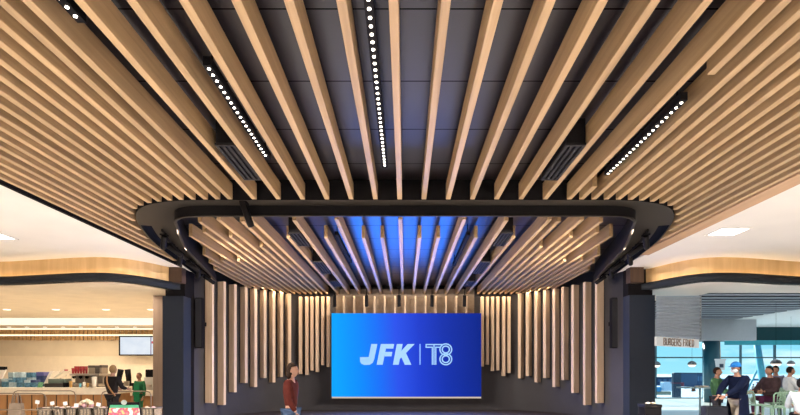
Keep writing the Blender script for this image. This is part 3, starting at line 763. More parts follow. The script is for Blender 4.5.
for (xa_, xb_, xt, yt), w in zip(bk, wb):
    X0, X1 = XX(xa_, dB), XX(xb_, dB); z0 = zB - .33
    if xt is None:
        t2 = empty('basket_pedestal', ((X0 + X1) / 2, dB, 0), 'dark pedestal under the basket by the pier', 'stand'); MB().box(X0 + .05, X1 - .05, dB, dB + .4, 0, z0).build('pedestal_body', BLACK, t2)
    t = empty('wicker_basket', ((X0 + X1) / 2, dB, z0), f'open grey wicker basket of packets, {w}', 'basket', 'wicker baskets')
    m = MB(); y0, y1 = dB, dB + .42; th = .02; s = .03
    for (a, b_, c, e) in ((X0, X1, y0, y0 + th), (X0, X1, y1 - th, y1), (X0, X0 + th, y0, y1), (X1 - th, X1, y0, y1)): m.box(a, b_, c, e, z0, zB - .02)
    m.box(X0, X1, y0, y1, z0, z0 + .02); m.build('basket_wall', WIC, t)
    m = MB(); m.tube([(X0, y0, zB - .02), (X1, y0, zB - .02), (X1, y1, zB - .02), (X0, y1, zB - .02), (X0, y0, zB - .02)], .018, 6); m.build('rim', DKB, t)
    for k in range(4): MB().box(X0 + (X1 - X0) * (k + .5) / 4 - .012, X0 + (X1 - X0) * (k + .5) / 4 + .012, y0 - .008, y0, z0, zB - .03).build('slat', DKB, t)
    for k in range(5):
        c = ((.62, .52, .40), (.58, .38, .40), (.66, .6, .5))[k % 3]
        px_, py_ = X0 + .06 + (X1 - X0 - .12) * random.random(), y0 + .08 + .26 * random.random()
        o = MB().ball((px_, py_, zB - .06 + random.random() * .03), (.06, .05, .05), 8, 6).build('snack_packet', plain(f'packet{k%3}', c, .5, var=.2, scale=20))
        tag(o, f'small packet in the basket {w}', 'packet', f'packets in the basket {w}')
    if xt:
        t2 = empty('price_tag', (XX(xt, dB - .02), dB - .02, zB - .02), f'white price tag above the basket {w}', 'price tag', 'white price tags')
        zt2 = ZZ(yt, dB); MB().tube([(XX(xt, dB), dB - .02, zB - .04), (XX(xt, dB), dB - .02, zt2)], .006, 6).build('stick', STEEL, t2)
        r = .048; M = Matrix.Translation((XX(xt, dB), dB - .026, zt2)) @ Matrix.Rotation(random.uniform(-.2, .2), 4, 'Y')
        MB().box(-r, r, -.004, .004, -.042, .042, M).build('tag_card', TAGM, t2)
# heap of packets
CRM = plain('cream_packet', (.70, .58, .42), .6, var=.2, scale=18); PNK = plain('pink_packet', (.62, .36, .38), .6, var=.2, scale=18)
for i in range(30):
    a = random.random(); px_ = 79 + 14 * random.random(); hgt = 7.8 * max(0, 1 - abs((px_ - 87) / 9.) ** 2)
    yy = 407.5 - hgt * random.random() ** .6; mm = PNK if yy > 404 else CRM
    dd = dB + .06 + .3 * random.random()
    o = MB().ball(at(px_, yy, dd), (.045 + .02 * random.random(), .04, .04), 8, 6).build('wrapped_bun', mm)
    tag(o, ('pink' if mm is PNK else 'cream') + ' wrapped packet in the heap above the fourth basket', 'packet', ('pink' if mm is PNK else 'cream') + ' packets heaped in the basket')
# poster
d = 11.2
t = empty('poster_stand', (XX(124, d), d, 0), 'black poster stand with green heading and pink food picture', 'poster stand')
m = MB(); fx0, fx1, ft = XX(105.8, d), XX(142, d), ZZ(402, d)
x2 = XX(108.3, d), XX(141, d)
m.add([at(108.5, 402.3, d), at(138, 402.3, d), at(142.5, 424, d), at(105.2, 424, d)] + [p + Vector((0, .05, 0)) for p in (at(108.5, 402.3, d), at(138, 402.3, d), at(142.5, 424, d), at(105.2, 424, d))], [(0, 1, 2, 3), (7, 6, 5, 4), (0, 4, 5, 1), (1, 5, 6, 2), (2, 6, 7, 3), (3, 7, 4, 0)])
m.build('board', BLACK, t)
def quad(pp, name, mat, dy):
    mm = MB(); q = [p + Vector((0, dy, 0)) for p in pp]; mm.add(q + [p + Vector((0, .003, 0)) for p in q], [(0, 1, 2, 3), (7, 6, 5, 4), (0, 4, 5, 1), (1, 5, 6, 2), (2, 6, 7, 3), (3, 7, 4, 0)]); return mm.build(name, mat, t)
quad([at(110.5, 405, d), at(138.6, 405, d), at(139.2, 408, d), at(109.8, 408, d)], 'heading_band', plain('heading_green', (.03, .22, .12), .5), -.008)
def poster_mat():
    mm, nt, b = nt_new('poster_picture'); N = nt.nodes.new; L = nt.links.new
    tc = N('ShaderNodeTexCoord'); n = N('ShaderNodeTexNoise'); n.inputs['Scale'].default_value = 5; n.inputs['Detail'].default_value = 2; L(tc.outputs['Object'], n.inputs['Vector'])
    r = N('ShaderNodeValToRGB'); e = r.color_ramp.elements; e[0].position = .36; e[0].color = (.62, .50, .48, 1); e[1].position = .70; e[1].color = (.66, .55, .50, 1)
    q = e.new(.44); q.color = (.70, .55, .50, 1); q = e.new(.50); q.color = (.55, .08, .05, 1); q = e.new(.56); q.color = (.52, .012, .14, 1); q = e.new(.63); q.color = (.70, .35, .10, 1)
    L(n.outputs['Fac'], r.inputs['Fac']); L(r.outputs['Color'], b.inputs['Base Color']); b.inputs['Roughness'].default_value = .5
    return mm
quad([at(109.8, 408, d), at(139.2, 408, d), at(141, 420, d), at(107.5, 420, d)], 'food_picture', poster_mat(), -.008)
MB().tube([at(124, 402.4, d - .02), at(124, 402.4, d - .05)], .055, 16).build('logo_disc', plain('disc_grey', (.20, .22, .20), .5), t)
MB().tube([at(124, 424, d + .03), (XX(124, d), d + .03, .03)], .025, 8).build('pole', BLACK, t)
MB().lathe([(.22, 0), (.22, .02), (.04, .04)], (XX(124, d), d + .03, 0), 20).build('base', BLACK, t)

# ================================================================== WINDOW SIDE (right)
low_pts = [(p.x, p.y) for p in offset_line(RC, .1)]
pts = [q for q in low_pts if q[0] > 6.9 and q[0] < 26] 
m = MB(); m.prism([(6.8, pts[0][1])] + pts + [(26, pts[-1][1]), (26, 16.75), (9.55, 16.75), (9.55, 18.6), (6.8, 18.6)], ZL, ZL + .06); struct(m, 'ceiling_window_soffit', WHITE2)
struct(MB().box(6.8, 34, 16.75, 31, 4.5, 4.6), 'ceiling_dark_void', plain('void_blue', (.03, .035, .045), .7))
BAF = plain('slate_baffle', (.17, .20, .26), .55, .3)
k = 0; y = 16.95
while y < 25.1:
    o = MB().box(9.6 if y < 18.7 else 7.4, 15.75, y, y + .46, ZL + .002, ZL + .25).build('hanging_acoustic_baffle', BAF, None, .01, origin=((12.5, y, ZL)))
    fb = MB().box((9.6 if y < 18.7 else 7.4) - 12.5, 3.25, -.012, -.002, .004, .25).build('gap_shade_strip', plain('baffle_gap_shade', (.012, .015, .025), .7, .05), None, origin=(0, 0, 0)); fb.location = (0, 0, 0); fb.parent = o  # black strip painted in for the shade between baffles
    tag(o, f'long slate-blue ceiling baffle across the dining area, {ORD[k + 1]} from the hall', 'ceiling baffle', 'slate baffles over the dining area', 'thing'); y += .72; k += 1
SOF = plain('pale_blue_soffit', (.62, .66, .72), .6, .2, var=.03)
struct(MB().box(15.77, 34, 16.75, 30.2, ZL, ZL + .06), 'ceiling_dining', SOF)
struct(MB().box(9, XX(756.5, 25.5), 25.5, 25.8, ZZ(340.3, 25.5), 4.5), 'wall_dining_bulkhead', GREYW)
# corrugated panel above sign
A = Vector((XX(655.6, 15.6), 15.6)); B = Vector((XX(699.8, 17.2), 17.2))
t_ = (B - A).normalized(); nrm = Vector((t_.y, -t_.x))
def panel_pt(x):   # plan point on the panel line under photo column x
    m_ = (x - VX) / F; k_ = (m_ * A.y - A.x) / (t_.x - m_ * t_.y); return A + t_ * k_
cz0, cz1 = 2.585, ZL
prof = []; nseg = 13
m = MB(); zz = cz0; st = (cz1 - cz0 - .02) / 26
LN = []
for i in range(27):
    off = .025 if i % 2 else 0
    for zq in ((zz,) if i in (0, 26) else (zz,)): LN.append((zq, off))
    zz += st
for (za, oa), (zb, ob) in zip(LN, LN[1:]):
    for e in ((za, oa, zb - st * .45, oa), (zb - st * .45, oa, zb, ob)):
        a0 = A + nrm * e[1]; b0 = B + nrm * e[1]; a1 = A + nrm * e[3]; b1 = B + nrm * e[3]; sa = lambda z: cz0 + (z - cz0) * .83
        m.add([(a0.x, a0.y, sa(e[0])), (b0.x, b0.y, e[0]), (b1.x, b1.y, e[2]), (a1.x, a1.y, sa(e[2]))], [(0, 1, 2, 3)])
struct(m, 'wall_dining_corrugated', plain('corrugated_grey', (.42, .50, .62), .5, .3, var=.03))
m = MB(); c = B + t_ * .03; m.box(c.x - .03, c.x + .03, c.y - .03, c.y + .03, cz0 - .02, cz1); struct(m, 'trim_10', plain('post_grey', (.30, .33, .37), .5))
# sign
s0 = panel_pt(656.2); s1 = panel_pt(698)
t = empty('lettered_sign', ((s0.x + s1.x) / 2, (s0.y + s1.y) / 2, 2.3), 'cream sign strip lettered BURGERS FRIED hanging under the corrugated panel', 'sign')
def along(k, zq, o): p = s0.lerp(s1, k) + nrm * o; return Vector((p.x, p.y, zq))
m = MB(); za, zb = 2.31, 2.58
vs = [along(0, za, .03), along(1, za, .03), along(1, zb, .03), along(0, zb, .03), along(0, za, -.05), along(1, za, -.05), along(1, zb, -.05), along(0, zb, -.05)]
m.add(vs, [(0, 1, 2, 3), (7, 6, 5, 4), (0, 4, 5, 1), (1, 5, 6, 2), (2, 6, 7, 3), (3, 7, 4, 0)]); sb_ = m.build('sign_board', emit('sign_glow', (.84, .82, .78), .62), t)
# letters as strokes on a 4x6 grid
GL_ = {'B': [[(0, 0), (0, 6), (2.6, 6), (3.2, 5), (2.6, 3.2), (0, 3.2)], [(2.6, 3.2), (3.4, 2), (2.8, 0), (0, 0)]], 'U': [[(0, 6), (0, 1), (1, 0), (2.4, 0), (3.4, 1), (3.4, 6)]], 'R': [[(0, 0), (0, 6), (2.6, 6), (3.3, 4.8), (2.6, 3), (0, 3)], [(1.8, 3), (3.4, 0)]],
       'G': [[(3.3, 5), (2.4, 6), (1, 6), (0, 5), (0, 1), (1, 0), (2.4, 0), (3.3, 1), (3.3, 2.8), (2, 2.8)]], 'E': [[(3.2, 6), (0, 6), (0, 0), (3.2, 0)], [(0, 3), (2.6, 3)]], 'S': [[(3.2, 5.2), (2.4, 6), (.8, 6), (0, 5), (.4, 3.4), (2.8, 2.6), (3.3, 1.2), (2.4, 0), (.8, 0), (0, .8)]],
       'F': [[(3.2, 6), (0, 6), (0, 0)], [(0, 3), (2.6, 3)]], 'I': [[(1, 0), (1, 6)]], 'D': [[(0, 0), (0, 6), (2.2, 6), (3.3, 4.8), (3.3, 1.2), (2.2, 0), (0, 0)]]}
BRN = plain('sign_brown', (.30, .22, .17), .5)
cur = 0; total = 13 * 4.6 + 1
txt = 'BURGERS FRIED'; adv = {' ': 3.2, 'I': 3.0}
total = sum(adv.get(c, 4.9) for c in txt)
for chh in txt:
    if chh != ' ':
        m = MB()
        for strk in GL_[chh]:
            for (xa_, ya_), (xb_, yb_) in zip(strk, strk[1:]):
                def pp(x, y): return along(.14 + .74 * (cur + x) / total, za + .035 + .2 * y / 6, .036)
                a, b_ = pp(xa_, ya_), pp(xb_, yb_); m.tube([a, b_], .0165, 5)
        m.build('letter', BRN, t).parent = sb_
    cur += adv.get(chh, 4.9)
hm = MB()
for k in (.1, .5, .9): hm.tube([along(k, zb - .02, 0), along(k, zb + .03, 0)], .02, 6)
hm.build('hanger', STEEL, t)

# ---- window wall
def glass_mat():
    m, nt, b = nt_new('window_glass'); N = nt.nodes.new; L = nt.links.new
    nt.nodes.remove(b); out = nt.nodes['Material Output']
    tr = N('ShaderNodeBsdfTransparent'); tr.inputs[0].default_value = (.86, .97, .98, 1)
    gl = N('ShaderNodeBsdfGlossy'); gl.inputs['Roughness'].default_value = .02
    lw = N('ShaderNodeLayerWeight'); lw.inputs[0].default_value = .15
    mx = N('ShaderNodeMixShader'); L(lw.outputs['Fresnel'], mx.inputs[0]); L(tr.outputs[0], mx.inputs[1]); L(gl.outputs[0], mx.inputs[2]); L(mx.outputs[0], out.inputs[0])
    return m
GLASS = glass_mat(); WD = 30.0
FR = plain('window_frame_teal', (.06, .13, .17), .4)
mull = [5.5, 9.6, XX(656, WD), XX(704, WD), XX(741, WD), XX(775, WD), XX(812, WD), XX(850, WD), 29.5, 33.9]
for i in range(len(mull) - 1):
    a, b_ = mull[i], mull[i + 1]
    w = empty(f'window_{i+1}', ((a + b_) / 2, WD, 0)); w['kind'] = 'structure'
    MB().box(a + .03, b_ - .03, WD + .05, WD + .07, .04, 3.23).build('pane', GLASS, w)
    m = MB()
    m.box(a - .02, a + .03, WD - .02, WD + .12, 0, 3.25); m.box(b_ - .03, b_ + .02, WD - .02, WD + .12, 0, 3.25)
    m.box(a, b_, WD - .02, WD + .12, 0, .05); m.box(a, b_, WD - .03, WD + .12, ZZ(358.2, WD), ZZ(356.9, WD)); m.box(a, b_, WD - .02, WD + .12, 3.2, 3.26)
    m.build('window_frame', FR, w)
    struct(MB().box(a, b_, WD, WD + .14, 3.26, ZL + .05), 'wall_window_spandrel', TEALG)
struct(MB().box(XX(725, WD - .1), 33, WD - .1, WD - .04, ZZ(345, WD), 3.27), 'trim_11', plain('blind_turquoise', (.03, .33, .44), .35))
# column
d = 26.5
m = MB(); X = XX(711.5, d); m.lathe([(.37, 0), (.37, ZZ(340, d))], (X, d, 0), 28); struct(m, 'pillar_dining', TEAL)
# cup-shaped sign on the column
d = 25.9
t = empty('cup_shaped_sign', (XX(720.5, d), d, ZZ(370, d)), 'white cup-shaped sign hanging beside the teal column', 'sign')
m = MB(); pf = [at(717.5, 370, d), at(724.6, 370, d), at(725.6, 359.6, d), at(716.2, 359.6, d)]
m.add(pf + [p + Vector((0, .12, 0)) for p in pf], [(0, 1, 2, 3), (7, 6, 5, 4), (0, 4, 5, 1), (1, 5, 6, 2), (2, 6, 7, 3), (3, 7, 4, 0)]); m.build('cup_panel', emit('cup_sign_white', (.55, .68, .74), .7), t)
m = MB(); m.box(XX(715.9, d), XX(726, d), d - .02, d + .14, ZZ(360.2, d), ZZ(358.8, d)); m.build('cup_lid', emit('cup_sign_white', (.55, .68, .74), .7), t)
MB().box(XX(719.4, d), XX(723.4, d), d - .012, d, ZZ(367.6, d), ZZ(363.8, d)).build('dark_square', plain('sign_navy', (.04, .07, .12), .4), t)
MB().tube([at(720.5, 359, d + .06), (XX(720.5, d), d + .06, ZZ(340, d))], .02, 6).build('hanger', STEEL, t)
# pendant lamps
for x, y, d, l, r in ((692, 363.6, 21.86, 'white dome pendant lamp before the window nearest the sign', .17), (776, 362.4, 18.98, 'larger white dome pendant lamp above the seated diners', .18), (656.5, 364, 21.86, 'white dome pendant lamp half hidden by the dark pier', .16), (791, 363, 24, 'faint far pendant lamp beyond the seated diners', .16)):
    p = at(x, y, d); t = empty('pendant_lamp', p, l, 'pendant lamp')
    MB().lathe([(r, -.05), (r * .98, 0), (r * .7, .07), (.04, .11)], p, 20).build('shade', plain('shade_grey', (.10, .13, .15), .4), t)
    MB().lathe([(.02, -.14), (r * .5, -.13), (r * .8, -.08), (r * .9, -.045)], p, 20).build('globe', emit('pendant_glow', (1, .87, .78), 1.5), t)
    MB().tube([p + Vector((0, 0, .1)), (p.x, p.y, 4.5 if p.x < 15.7 else ZL)], .004, 6).build('cable', BLACK, t)

# ---- outdoors
struct(MB().box(-40, 400, 31.3, 600, -3.3, -3.2), 'ground_apron', plain('apron_concrete', (.40, .50, .58), .8, .2))
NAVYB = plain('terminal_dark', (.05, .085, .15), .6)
def outbuild(name, x0, x1, y0, y1, d, label, cat, mat, win=True, z0=None):
    t = empty(name, (XX((x0 + x1) / 2, d), d, -3.2), label, cat)
    X0, X1, zb, zt = XX(x0, d), XX(x1, d), -3.2 if z0 is None else z0, ZZ(y0, d)
    MB().box(X0, X1, d, d + 12, zb, zt).build('wall', mat, t)
    MB().box(X0 - .3, X1 + .3, d - .3, d + 12.3, zt, zt + (zt - zb) * .06).build('roof', plain('roof_navy', (.03, .05, .09), .6), t)
    if win:
        n = max(2, int((x1 - x0) / 5))
        for k in range(n):
            a = X0 + (X1 - X0) * (k + .2) / n; b_ = X0 + (X1 - X0) * (k + .8) / n
            MB().box(a, b_, d - .06, d, zb + (zt - zb) * .45, zb + (zt - zb) * .8).build('window', plain('far_glazing', (.10, .18, .28), .3), t)
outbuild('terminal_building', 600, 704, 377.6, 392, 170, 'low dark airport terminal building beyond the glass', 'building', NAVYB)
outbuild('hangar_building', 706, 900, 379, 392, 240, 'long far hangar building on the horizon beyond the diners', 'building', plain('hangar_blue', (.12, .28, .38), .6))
outbuild('control_tower', 697, 702.4, 373.6, 384, 150, 'small square tower beside the terminal outside', 'building', NAVYB, True)
d = 48
t = empty('jet_bridge', (XX(678, d), d, -3.2), 'dark upright jet bridge cabin outside the window', 'jet bridge')
MB().box(XX(674, d), XX(681.6, d), d, d + .5, ZZ(398, d), ZZ(372.6, d)).build('cabin', plain('bridge_dark', (.03, .045, .07), .5), t, .1)
MB().box(XX(673.6, d), XX(682, d), d - .05, d + .55, ZZ(383.5, d), ZZ(382.6, d)).build('stripe', plain('dark_red_stripe', (.22, .03, .05), .5), t)
for x in (675.2, 680.4): MB().tube([at(x, 397, d + .5), (XX(x, d), d + .5, -3.2)], .12, 8).build('leg', NAVYB, t)
MB().box(XX(682.4, d), XX(687, d), d + .5, d + .6, ZZ(386.6, d), ZZ(382.5, d)).build('red_flag_panel', plain('dark_red_stripe', (.22, .03, .05), .5), t)
d = 60
t = empty('service_truck', (XX(667, d), d, -3.2), 'white airport service truck parked outside the glass', 'truck')
MB().box(XX(663.4, d), XX(672, d), d, d + .8, ZZ(391, d), ZZ(382, d)).build('cargo_box', plain('truck_white', (.62, .68, .74), .5), t, .05)
MB().box(XX(657, d), XX(663, d), d + .2, d + .7, ZZ(394, d), ZZ(387, d)).build('cab', plain('truck_blue', (.06, .30, .50), .5), t, .2)
MB().box(XX(657, d), XX(672, d), d + .2, d + .7, ZZ(395, d), ZZ(391.5, d)).build('chassis', plain('truck_yellow', (.30, .27, .18), .5), t)
for x in (659, 669.5):
    for q in (0.1, .4): MB().tube([(XX(x, d), d + q, -2.7), (XX(x, d), d + q + .3, -2.7)], .5, 14).build('wheel', BLACK, t)
d = 33
for x0, x1, l in ((756, 764, 'inclined steel strut outside the glass, thick one'), (738, 760, 'thin inclined steel strut crossing the window outside')):
    t = empty('steel_strut', at((x0 + x1) / 2, 400, d), l, 'strut')
    if x0 == 756: MB().tube([at(754, 326, d), at(769, 420, d)], .20, 4).build('strut_beam', plain('strut_teal', (.10, .36, .46), .4), t)
    else: MB().tube([at(761, 362, d + .6), at(737, 412, d + .6)], .06, 8).build('strut_rod', plain('strut_teal', (.10, .36, .46), .4), t)

# ---- bar chairs, tables, bin
GRN = plain('sage_green_metal', (.20, .33, .24), .4, .4)
def bar_chair(loc, rz, label):
    t = empty('bar_chair', loc, label, 'chair', 'green bar chairs')
    def P(m, n): o = m.build(n, GRN); o.parent = t; o.location = o.location; return o
    m = MB(); m.box(-.2, .2, -.2, .2, .735, .765); P(m, 'seat')
    for sx in (-1, 1):
        P(MB().tube([(.2 * sx, -.2, 0), (.18 * sx, -.17, .74)], .015, 6), 'leg'); P(MB().tube([(.2 * sx, .22, 0), (.18 * sx, .18, .76)], .015, 6), 'leg')
    P(MB().tube([(-.18, .18, .75), (-.2, .23, 1.04), (-.17, .24, 1.08), (.17, .24, 1.08), (.2, .23, 1.04), (.18, .18, .75)], .016, 6), 'back_frame')
    for k in range(5):
        x = -.12 + .06 * k; P(MB().tube([(x, .19, .80), (x, .238, 1.075)], .009, 6), 'back_slat')
    P(MB().tube([(-.185, .19, .80), (.185, .19, .80)], .012, 6), 'back_rail')
    P(MB().tube([(-.195, -.19, .3), (.195, -.19, .3)], .012, 6), 'footrest')
    t.rotation_euler = (0, 0, rz)
bar_chair((XX(776.5, 12.2), 12.2, 0), 3.1, 'sage green bar chair with slatted back, empty, nearest the hall')
bar_chair((XX(794, 13.2), 13.2, 0), 2.5, 'sage green bar chair turned aside beyond the empty one')
bar_chair((XX(770, 13.85) + .03, 13.85, 0), math.radians(-75), 'sage green bar chair under the dark-clothed diner')
bar_chair((XX(789.5, 15.2), 15.2, 0), math.radians(75), 'sage green bar chair under the white-shirted diner')
bar_chair((XX(759, 13.0), 13.0, 0), 1.5, 'sage green bar chair facing sideways by the table corner')
def table(cx_, cy_, sx, sy, h, label, mat):
    t = empty('high_table', (cx_, cy_, 0), label, 'table', 'high dining tables')
    MB().box(cx_ - sx, cx_ + sx, cy_ - sy, cy_ + sy, h - .045, h).build('table_top', mat, t, .008)
    MB().tube([(cx_, cy_, .03), (cx_, cy_, h - .045)], .03, 10).build('pedestal', BLACK if h < 1.02 else mat, t)
    MB().lathe([(.26, 0), (.26, .02), (.05, .05)], (cx_, cy_, 0), 20).build('base', BLACK, t)
ORG = plain('orange_wood', (.42, .22, .08), .4)
table(XX(754, 14.6), 14.6, .45, .35, 1.0, 'orange-brown high table between the capped walker and the diner', ORG)
table(XX(700, 17), 17.0, .6, .3, 1.06, 'pale narrow high table beside the green-shirted person', plain('pale_blue_laminate', (.35, .52, .60), .3))
def bottle(x, d, zb, h, r, mat, label):
    t = empty('drink_bottle', (XX(x, d), d, zb), label, 'bottle'); c = (XX(x, d), d, zb)
    MB().lathe([(r, 0), (r, h * .6), (r * .4, h * .78), (r * .4, h * .92)], c, 12).build('bottle_body', mat, t)
    MB().lathe([(r * .48, h * .92), (r * .48, h)], c, 10).build('bottle_cap', BLACK, t)
bottle(757.4, 14.45, 1.0, .27, .05, plain('mauve_plastic', (.45, .22, .48), .3), 'mauve drink bottle on the orange table')
bottle(753.4, 14.5, 1.0, .22, .045, plain('clear_grey', (.30, .42, .50), .2), 'clear grey bottle on the orange table')
t = empty('white_tray', (XX(690, 17), 17, 1.06), 'white paper cup tray on the pale narrow table', 'tray'); MB().box(XX(697, 17), XX(706, 17), 16.85, 17.15, 1.06, 1.10).build('tray_rim', PAPER, t); cup(693.5, 391.5, 394, 17.0, 4, plain('brown_cup', (.38, .26, .2), .5), 'brown cup on the pale narrow table', None, zb=1.06)
# bin
d = 10.2; X = XX(653.5, d)
t = empty('litter_bin', (X, d, 0), 'square black litter bin in front of the dark pier, window side', 'litter bin')
MB().box(X - .16, X + .16, d, d + .32, 0.02, ZZ(404.6, d) - .06).build('bin_body', BLACK, t, .012)
MB().box(X - .168, X + .168, d - .008, d + .328, ZZ(404.6, d) - .06, ZZ(404.6, d)).build('bin_lid', BLACKGLOSS, t, .01)
MB().box(X - .15, X + .15, d + .01, d + .31, 0, .02).build('bin_base', BLACK, t)
zt = ZZ(404.6, d)
for x, l, mm in ((650.6, 'white crumpled napkin lying on the litter bin', PAPER), (656.2, 'cream paper scrap lying on the litter bin', CRM)):
    m = MB(); m.ball((XX(x, d), d + .12, zt + .018), (.05, .04, .022), 10, 6)
    for v in m.v: v += Vector((random.uniform(-.006, .006), random.uniform(-.006, .006), random.uniform(-.003, .004)))
    for v in m.v: v.z = max(v.z, zt + .0005)
    o = m.build('paper_scrap', mm); tag(o, l, 'paper')
# suitcase
d = 11.9; X = XX(715.5, d)
t = empty('wheeled_suitcase', (X, d, 0), 'black wheeled suitcase pushed by the capped walker', 'suitcase')
SC_ = plain('suitcase_black', (.016, .018, .026), .6, .12)
MB().box(X - .27, X + .23, d - .12, d + .14, .07, .80).build('shell', SC_, t, .04)
MB().box(X - .272, X + .232, d - .125, d + .145, .42, .44).build('zip_band', STEEL, t)
for sx in (-.2, .16): MB().tube([(X + sx, d - .09, .035), (X + sx, d - .04, .035)], .035, 10).build('wheel', BLACK, t)
MB().tube([(X - .12, d, .8), (X - .12, d, .97), (X + .08, d, .97), (X + .08, d, .8)], .012, 6).build('handle', BLACK, t)

# ================================================================== PEOPLE
SKIN = plain('skin', (.30, .16, .11), .5, .3, var=.05)
def skin_mesh(name, verts, edges, radii, mat, parent, levels=2, root=0):
    me = bpy.data.meshes.new(name + '_cage'); me.from_pydata([Vector(v) for v in verts], edges, [])
    o = bpy.data.objects.new(name + '_cage', me); COL.objects.link(o)
    sk = o.modifiers.new('skin', 'SKIN'); sk.use_smooth_shade = True
    if not me.skin_vertices:
        bpy.context.view_layer.objects.active = o
    for i, r in enumerate(radii):
        r = r if isinstance(r, (tuple, list)) else (r, r)
        me.skin_vertices[0].data[i].radius = r
        me.skin_vertices[0].data[i].use_root = (i == root)
    s = o.modifiers.new('sub', 'SUBSURF'); s.levels = levels; s.render_levels = levels
    dg = bpy.context.evaluated_depsgraph_get(); dg.update()
    m2 = bpy.data.meshes.new_from_object(o.evaluated_get(dg)); m2.name = name
    bpy.data.objects.remove(o); bpy.data.meshes.remove(me)
    m2.materials.clear(); m2.materials.append(mat)
    for p in m2.polygons: p.use_smooth = True
    r_ = bpy.data.objects.new(name, m2); COL.objects.link(r_); r_.parent = parent
    return r_
def person(loc, rz, H, label, top, legs, hair, hairlen=.0, pose=None, skin=SKIN, shoes=None, cap=None, strap=None, mask=None, lean=0, seated=False, bulk=1.0, apron=None, skirt=None):
    """figure facing local -Y; built about its feet"""
    t = empty('person', loc, label, 'person'); t.rotation_euler = (0, 0, rz)
    P = {}
    ph = .53 * H if not seated else pose['seat']
    dz = ph - .53 * H
    L = lambda x, y, z: Vector((x * H, (y - lean * max(0, z - .53)) * H, z * H + dz))
    P['pelvis'] = L(0, 0, .53); P['waist'] = L(0, 0, .62); P['chest'] = L(0, 0, .74); P['neck0'] = L(0, .005, .825); P['neck1'] = L(0, -.005, .87)
    P['head'] = L(0, -.02, .93)
    for s, n in ((1, 'l'), (-1, 'r')):
        P['sh' + n] = L(.105 * s, 0, .80); P['hip' + n] = L(.052 * s, 0, .50)
        P['el' + n] = P['sh' + n] + Vector((.035 * s, .01, -.175)) * H; P['wr' + n] = P['el' + n] + Vector((.0, -.05, -.14)) * H
        P['kn' + n] = Vector((.055 * s * H, -.01 * H, .285 * H)); P['an' + n] = Vector((.055 * s * H, .02 * H, .045 * H))
    for k, v in (pose or {}).items():
        if k != 'seat': P[k] = Vector(v)
    b = bulk
    # body (skin), one continuous surface
    names = ['pelvis', 'waist', 'chest', 'neck0', 'neck1', 'head', 'shl', 'ell', 'wrl', 'shr', 'elr', 'wrr', 'hipl', 'knl', 'anl', 'hipr', 'knr', 'anr']
    V = [P[n] for n in names]; idx = {n: i for i, n in enumerate(names)}
    toe = []
    for n in 'lr':
        V.append(P['an' + n] + Vector((0, -.085 * H, -.025 * H))); toe.append(len(V) - 1)
    E = [('pelvis', 'waist'), ('waist', 'chest'), ('chest', 'neck0'), ('neck0', 'neck1'), ('neck1', 'head'), ('chest', 'shl'), ('shl', 'ell'), ('ell', 'wrl'), ('chest', 'shr'), ('shr', 'elr'), ('elr', 'wrr'), ('pelvis', 'hipl'), ('hipl', 'knl'), ('knl', 'anl'), ('pelvis', 'hipr'), ('hipr', 'knr'), ('knr', 'anr')]
    E = [(idx[a], idx[c]) for a, c in E] + [(idx['anl'], toe[0]), (idx['anr'], toe[1])]
    rad = {'pelvis': (.068, .055), 'waist': (.062, .048), 'chest': (.075, .058), 'neck0': .036, 'neck1': .031, 'head': .03, 'sh': .034, 'el': .023, 'wr': .016, 'hip': .046, 'kn': .031, 'an': .021}
    R = []
    for n in names:
        r = rad.get(n) or rad[n[:-1]]; R.append(tuple(q * H for q in r) if isinstance(r, tuple) else r * H)
    R += [.020 * H] * 2
    body = skin_mesh('body', V, E, R, skin, t)
    # head: shaped ball with chin, nose, ears, joined into the body mesh
    hb = MB(); hc = P['head']; hw, hd, hh = .046 * H, .056 * H, .068 * H
    hb.ball(hc, (hw, hd, hh), 20, 16)
    for v in hb.v:
        q = v - hc; zf = q.z / hh
        if zf < 0: v.x = hc.x + q.x * (1 + .30 * zf); v.y = hc.y + q.y * (1 + .12 * zf) - .006 * H * (-zf)
        if q.y < 0 and -.35 < zf < .1 and abs(q.x) < hw * .22: v.y -= .010 * H
    for s in (-1, 1): hb.ball(hc + Vector((s * hw * .98, .004 * H, -.004 * H)), (.006 * H, .011 * H, .018 * H), 8, 6)
    hb.ball(hc + Vector((0, -hd * .90, -hh * .52)), (.016 * H, .006 * H, .005 * H), 8, 5)
    # hands
    for n, s in (('l', 1), ('r', -1)):
        w = P['wr' + n]; dirn = (w - P['el' + n]).normalized(); side = dirn.cross(Vector((0, 1, .2))).normalized(); nor = dirn.cross(side)
        pc = w + dirn * .032 * H
        M = Matrix((side, dirn, nor)).transposed()
        hb.ball(pc, (.022 * H, .032 * H, .011 * H), 12, 8, M)
        for k, ln in enumerate((.036, .042, .039, .030)):
            a = pc + dirn * .024 * H + side * (-.0155 + .0104 * k) * H
            hb.tube([a, a + dirn * ln * .5 * H + nor * .003 * H, a + dirn * ln * .85 * H + nor * .012 * H, a + dirn * ln * H + nor * .02 * H], [.0052 * H, .0050 * H, .0045 * H, .003 * H], 7)
        a = pc - dirn * .008 * H + side * .019 * H * -s
        hb.tube([a, a + (dirn * .6 - side * s * .7) * .022 * H, a + (dirn * .9 - side * s * .6) * .036 * H], [.0062 * H, .0056 * H, .004 * H], 7)
    bm = bmesh.new(); bm.from_mesh(body.data); 
    tmp = bpy.data.meshes.new('tmp'); tmp.from_pydata(hb.v, [], hb.f); bm.from_mesh(tmp); bpy.data.meshes.remove(tmp)
    bmesh.ops.recalc_face_normals(bm, faces=bm.faces); bm.to_mesh(body.data); bm.free()
    for p in body.data.polygons: p.use_smooth = True
    def part(mb, name, mat): 
        o = mb.build(name, mat, None, origin=(0, 0, 0)); o.location = (0, 0, 0); o.parent = t; return o
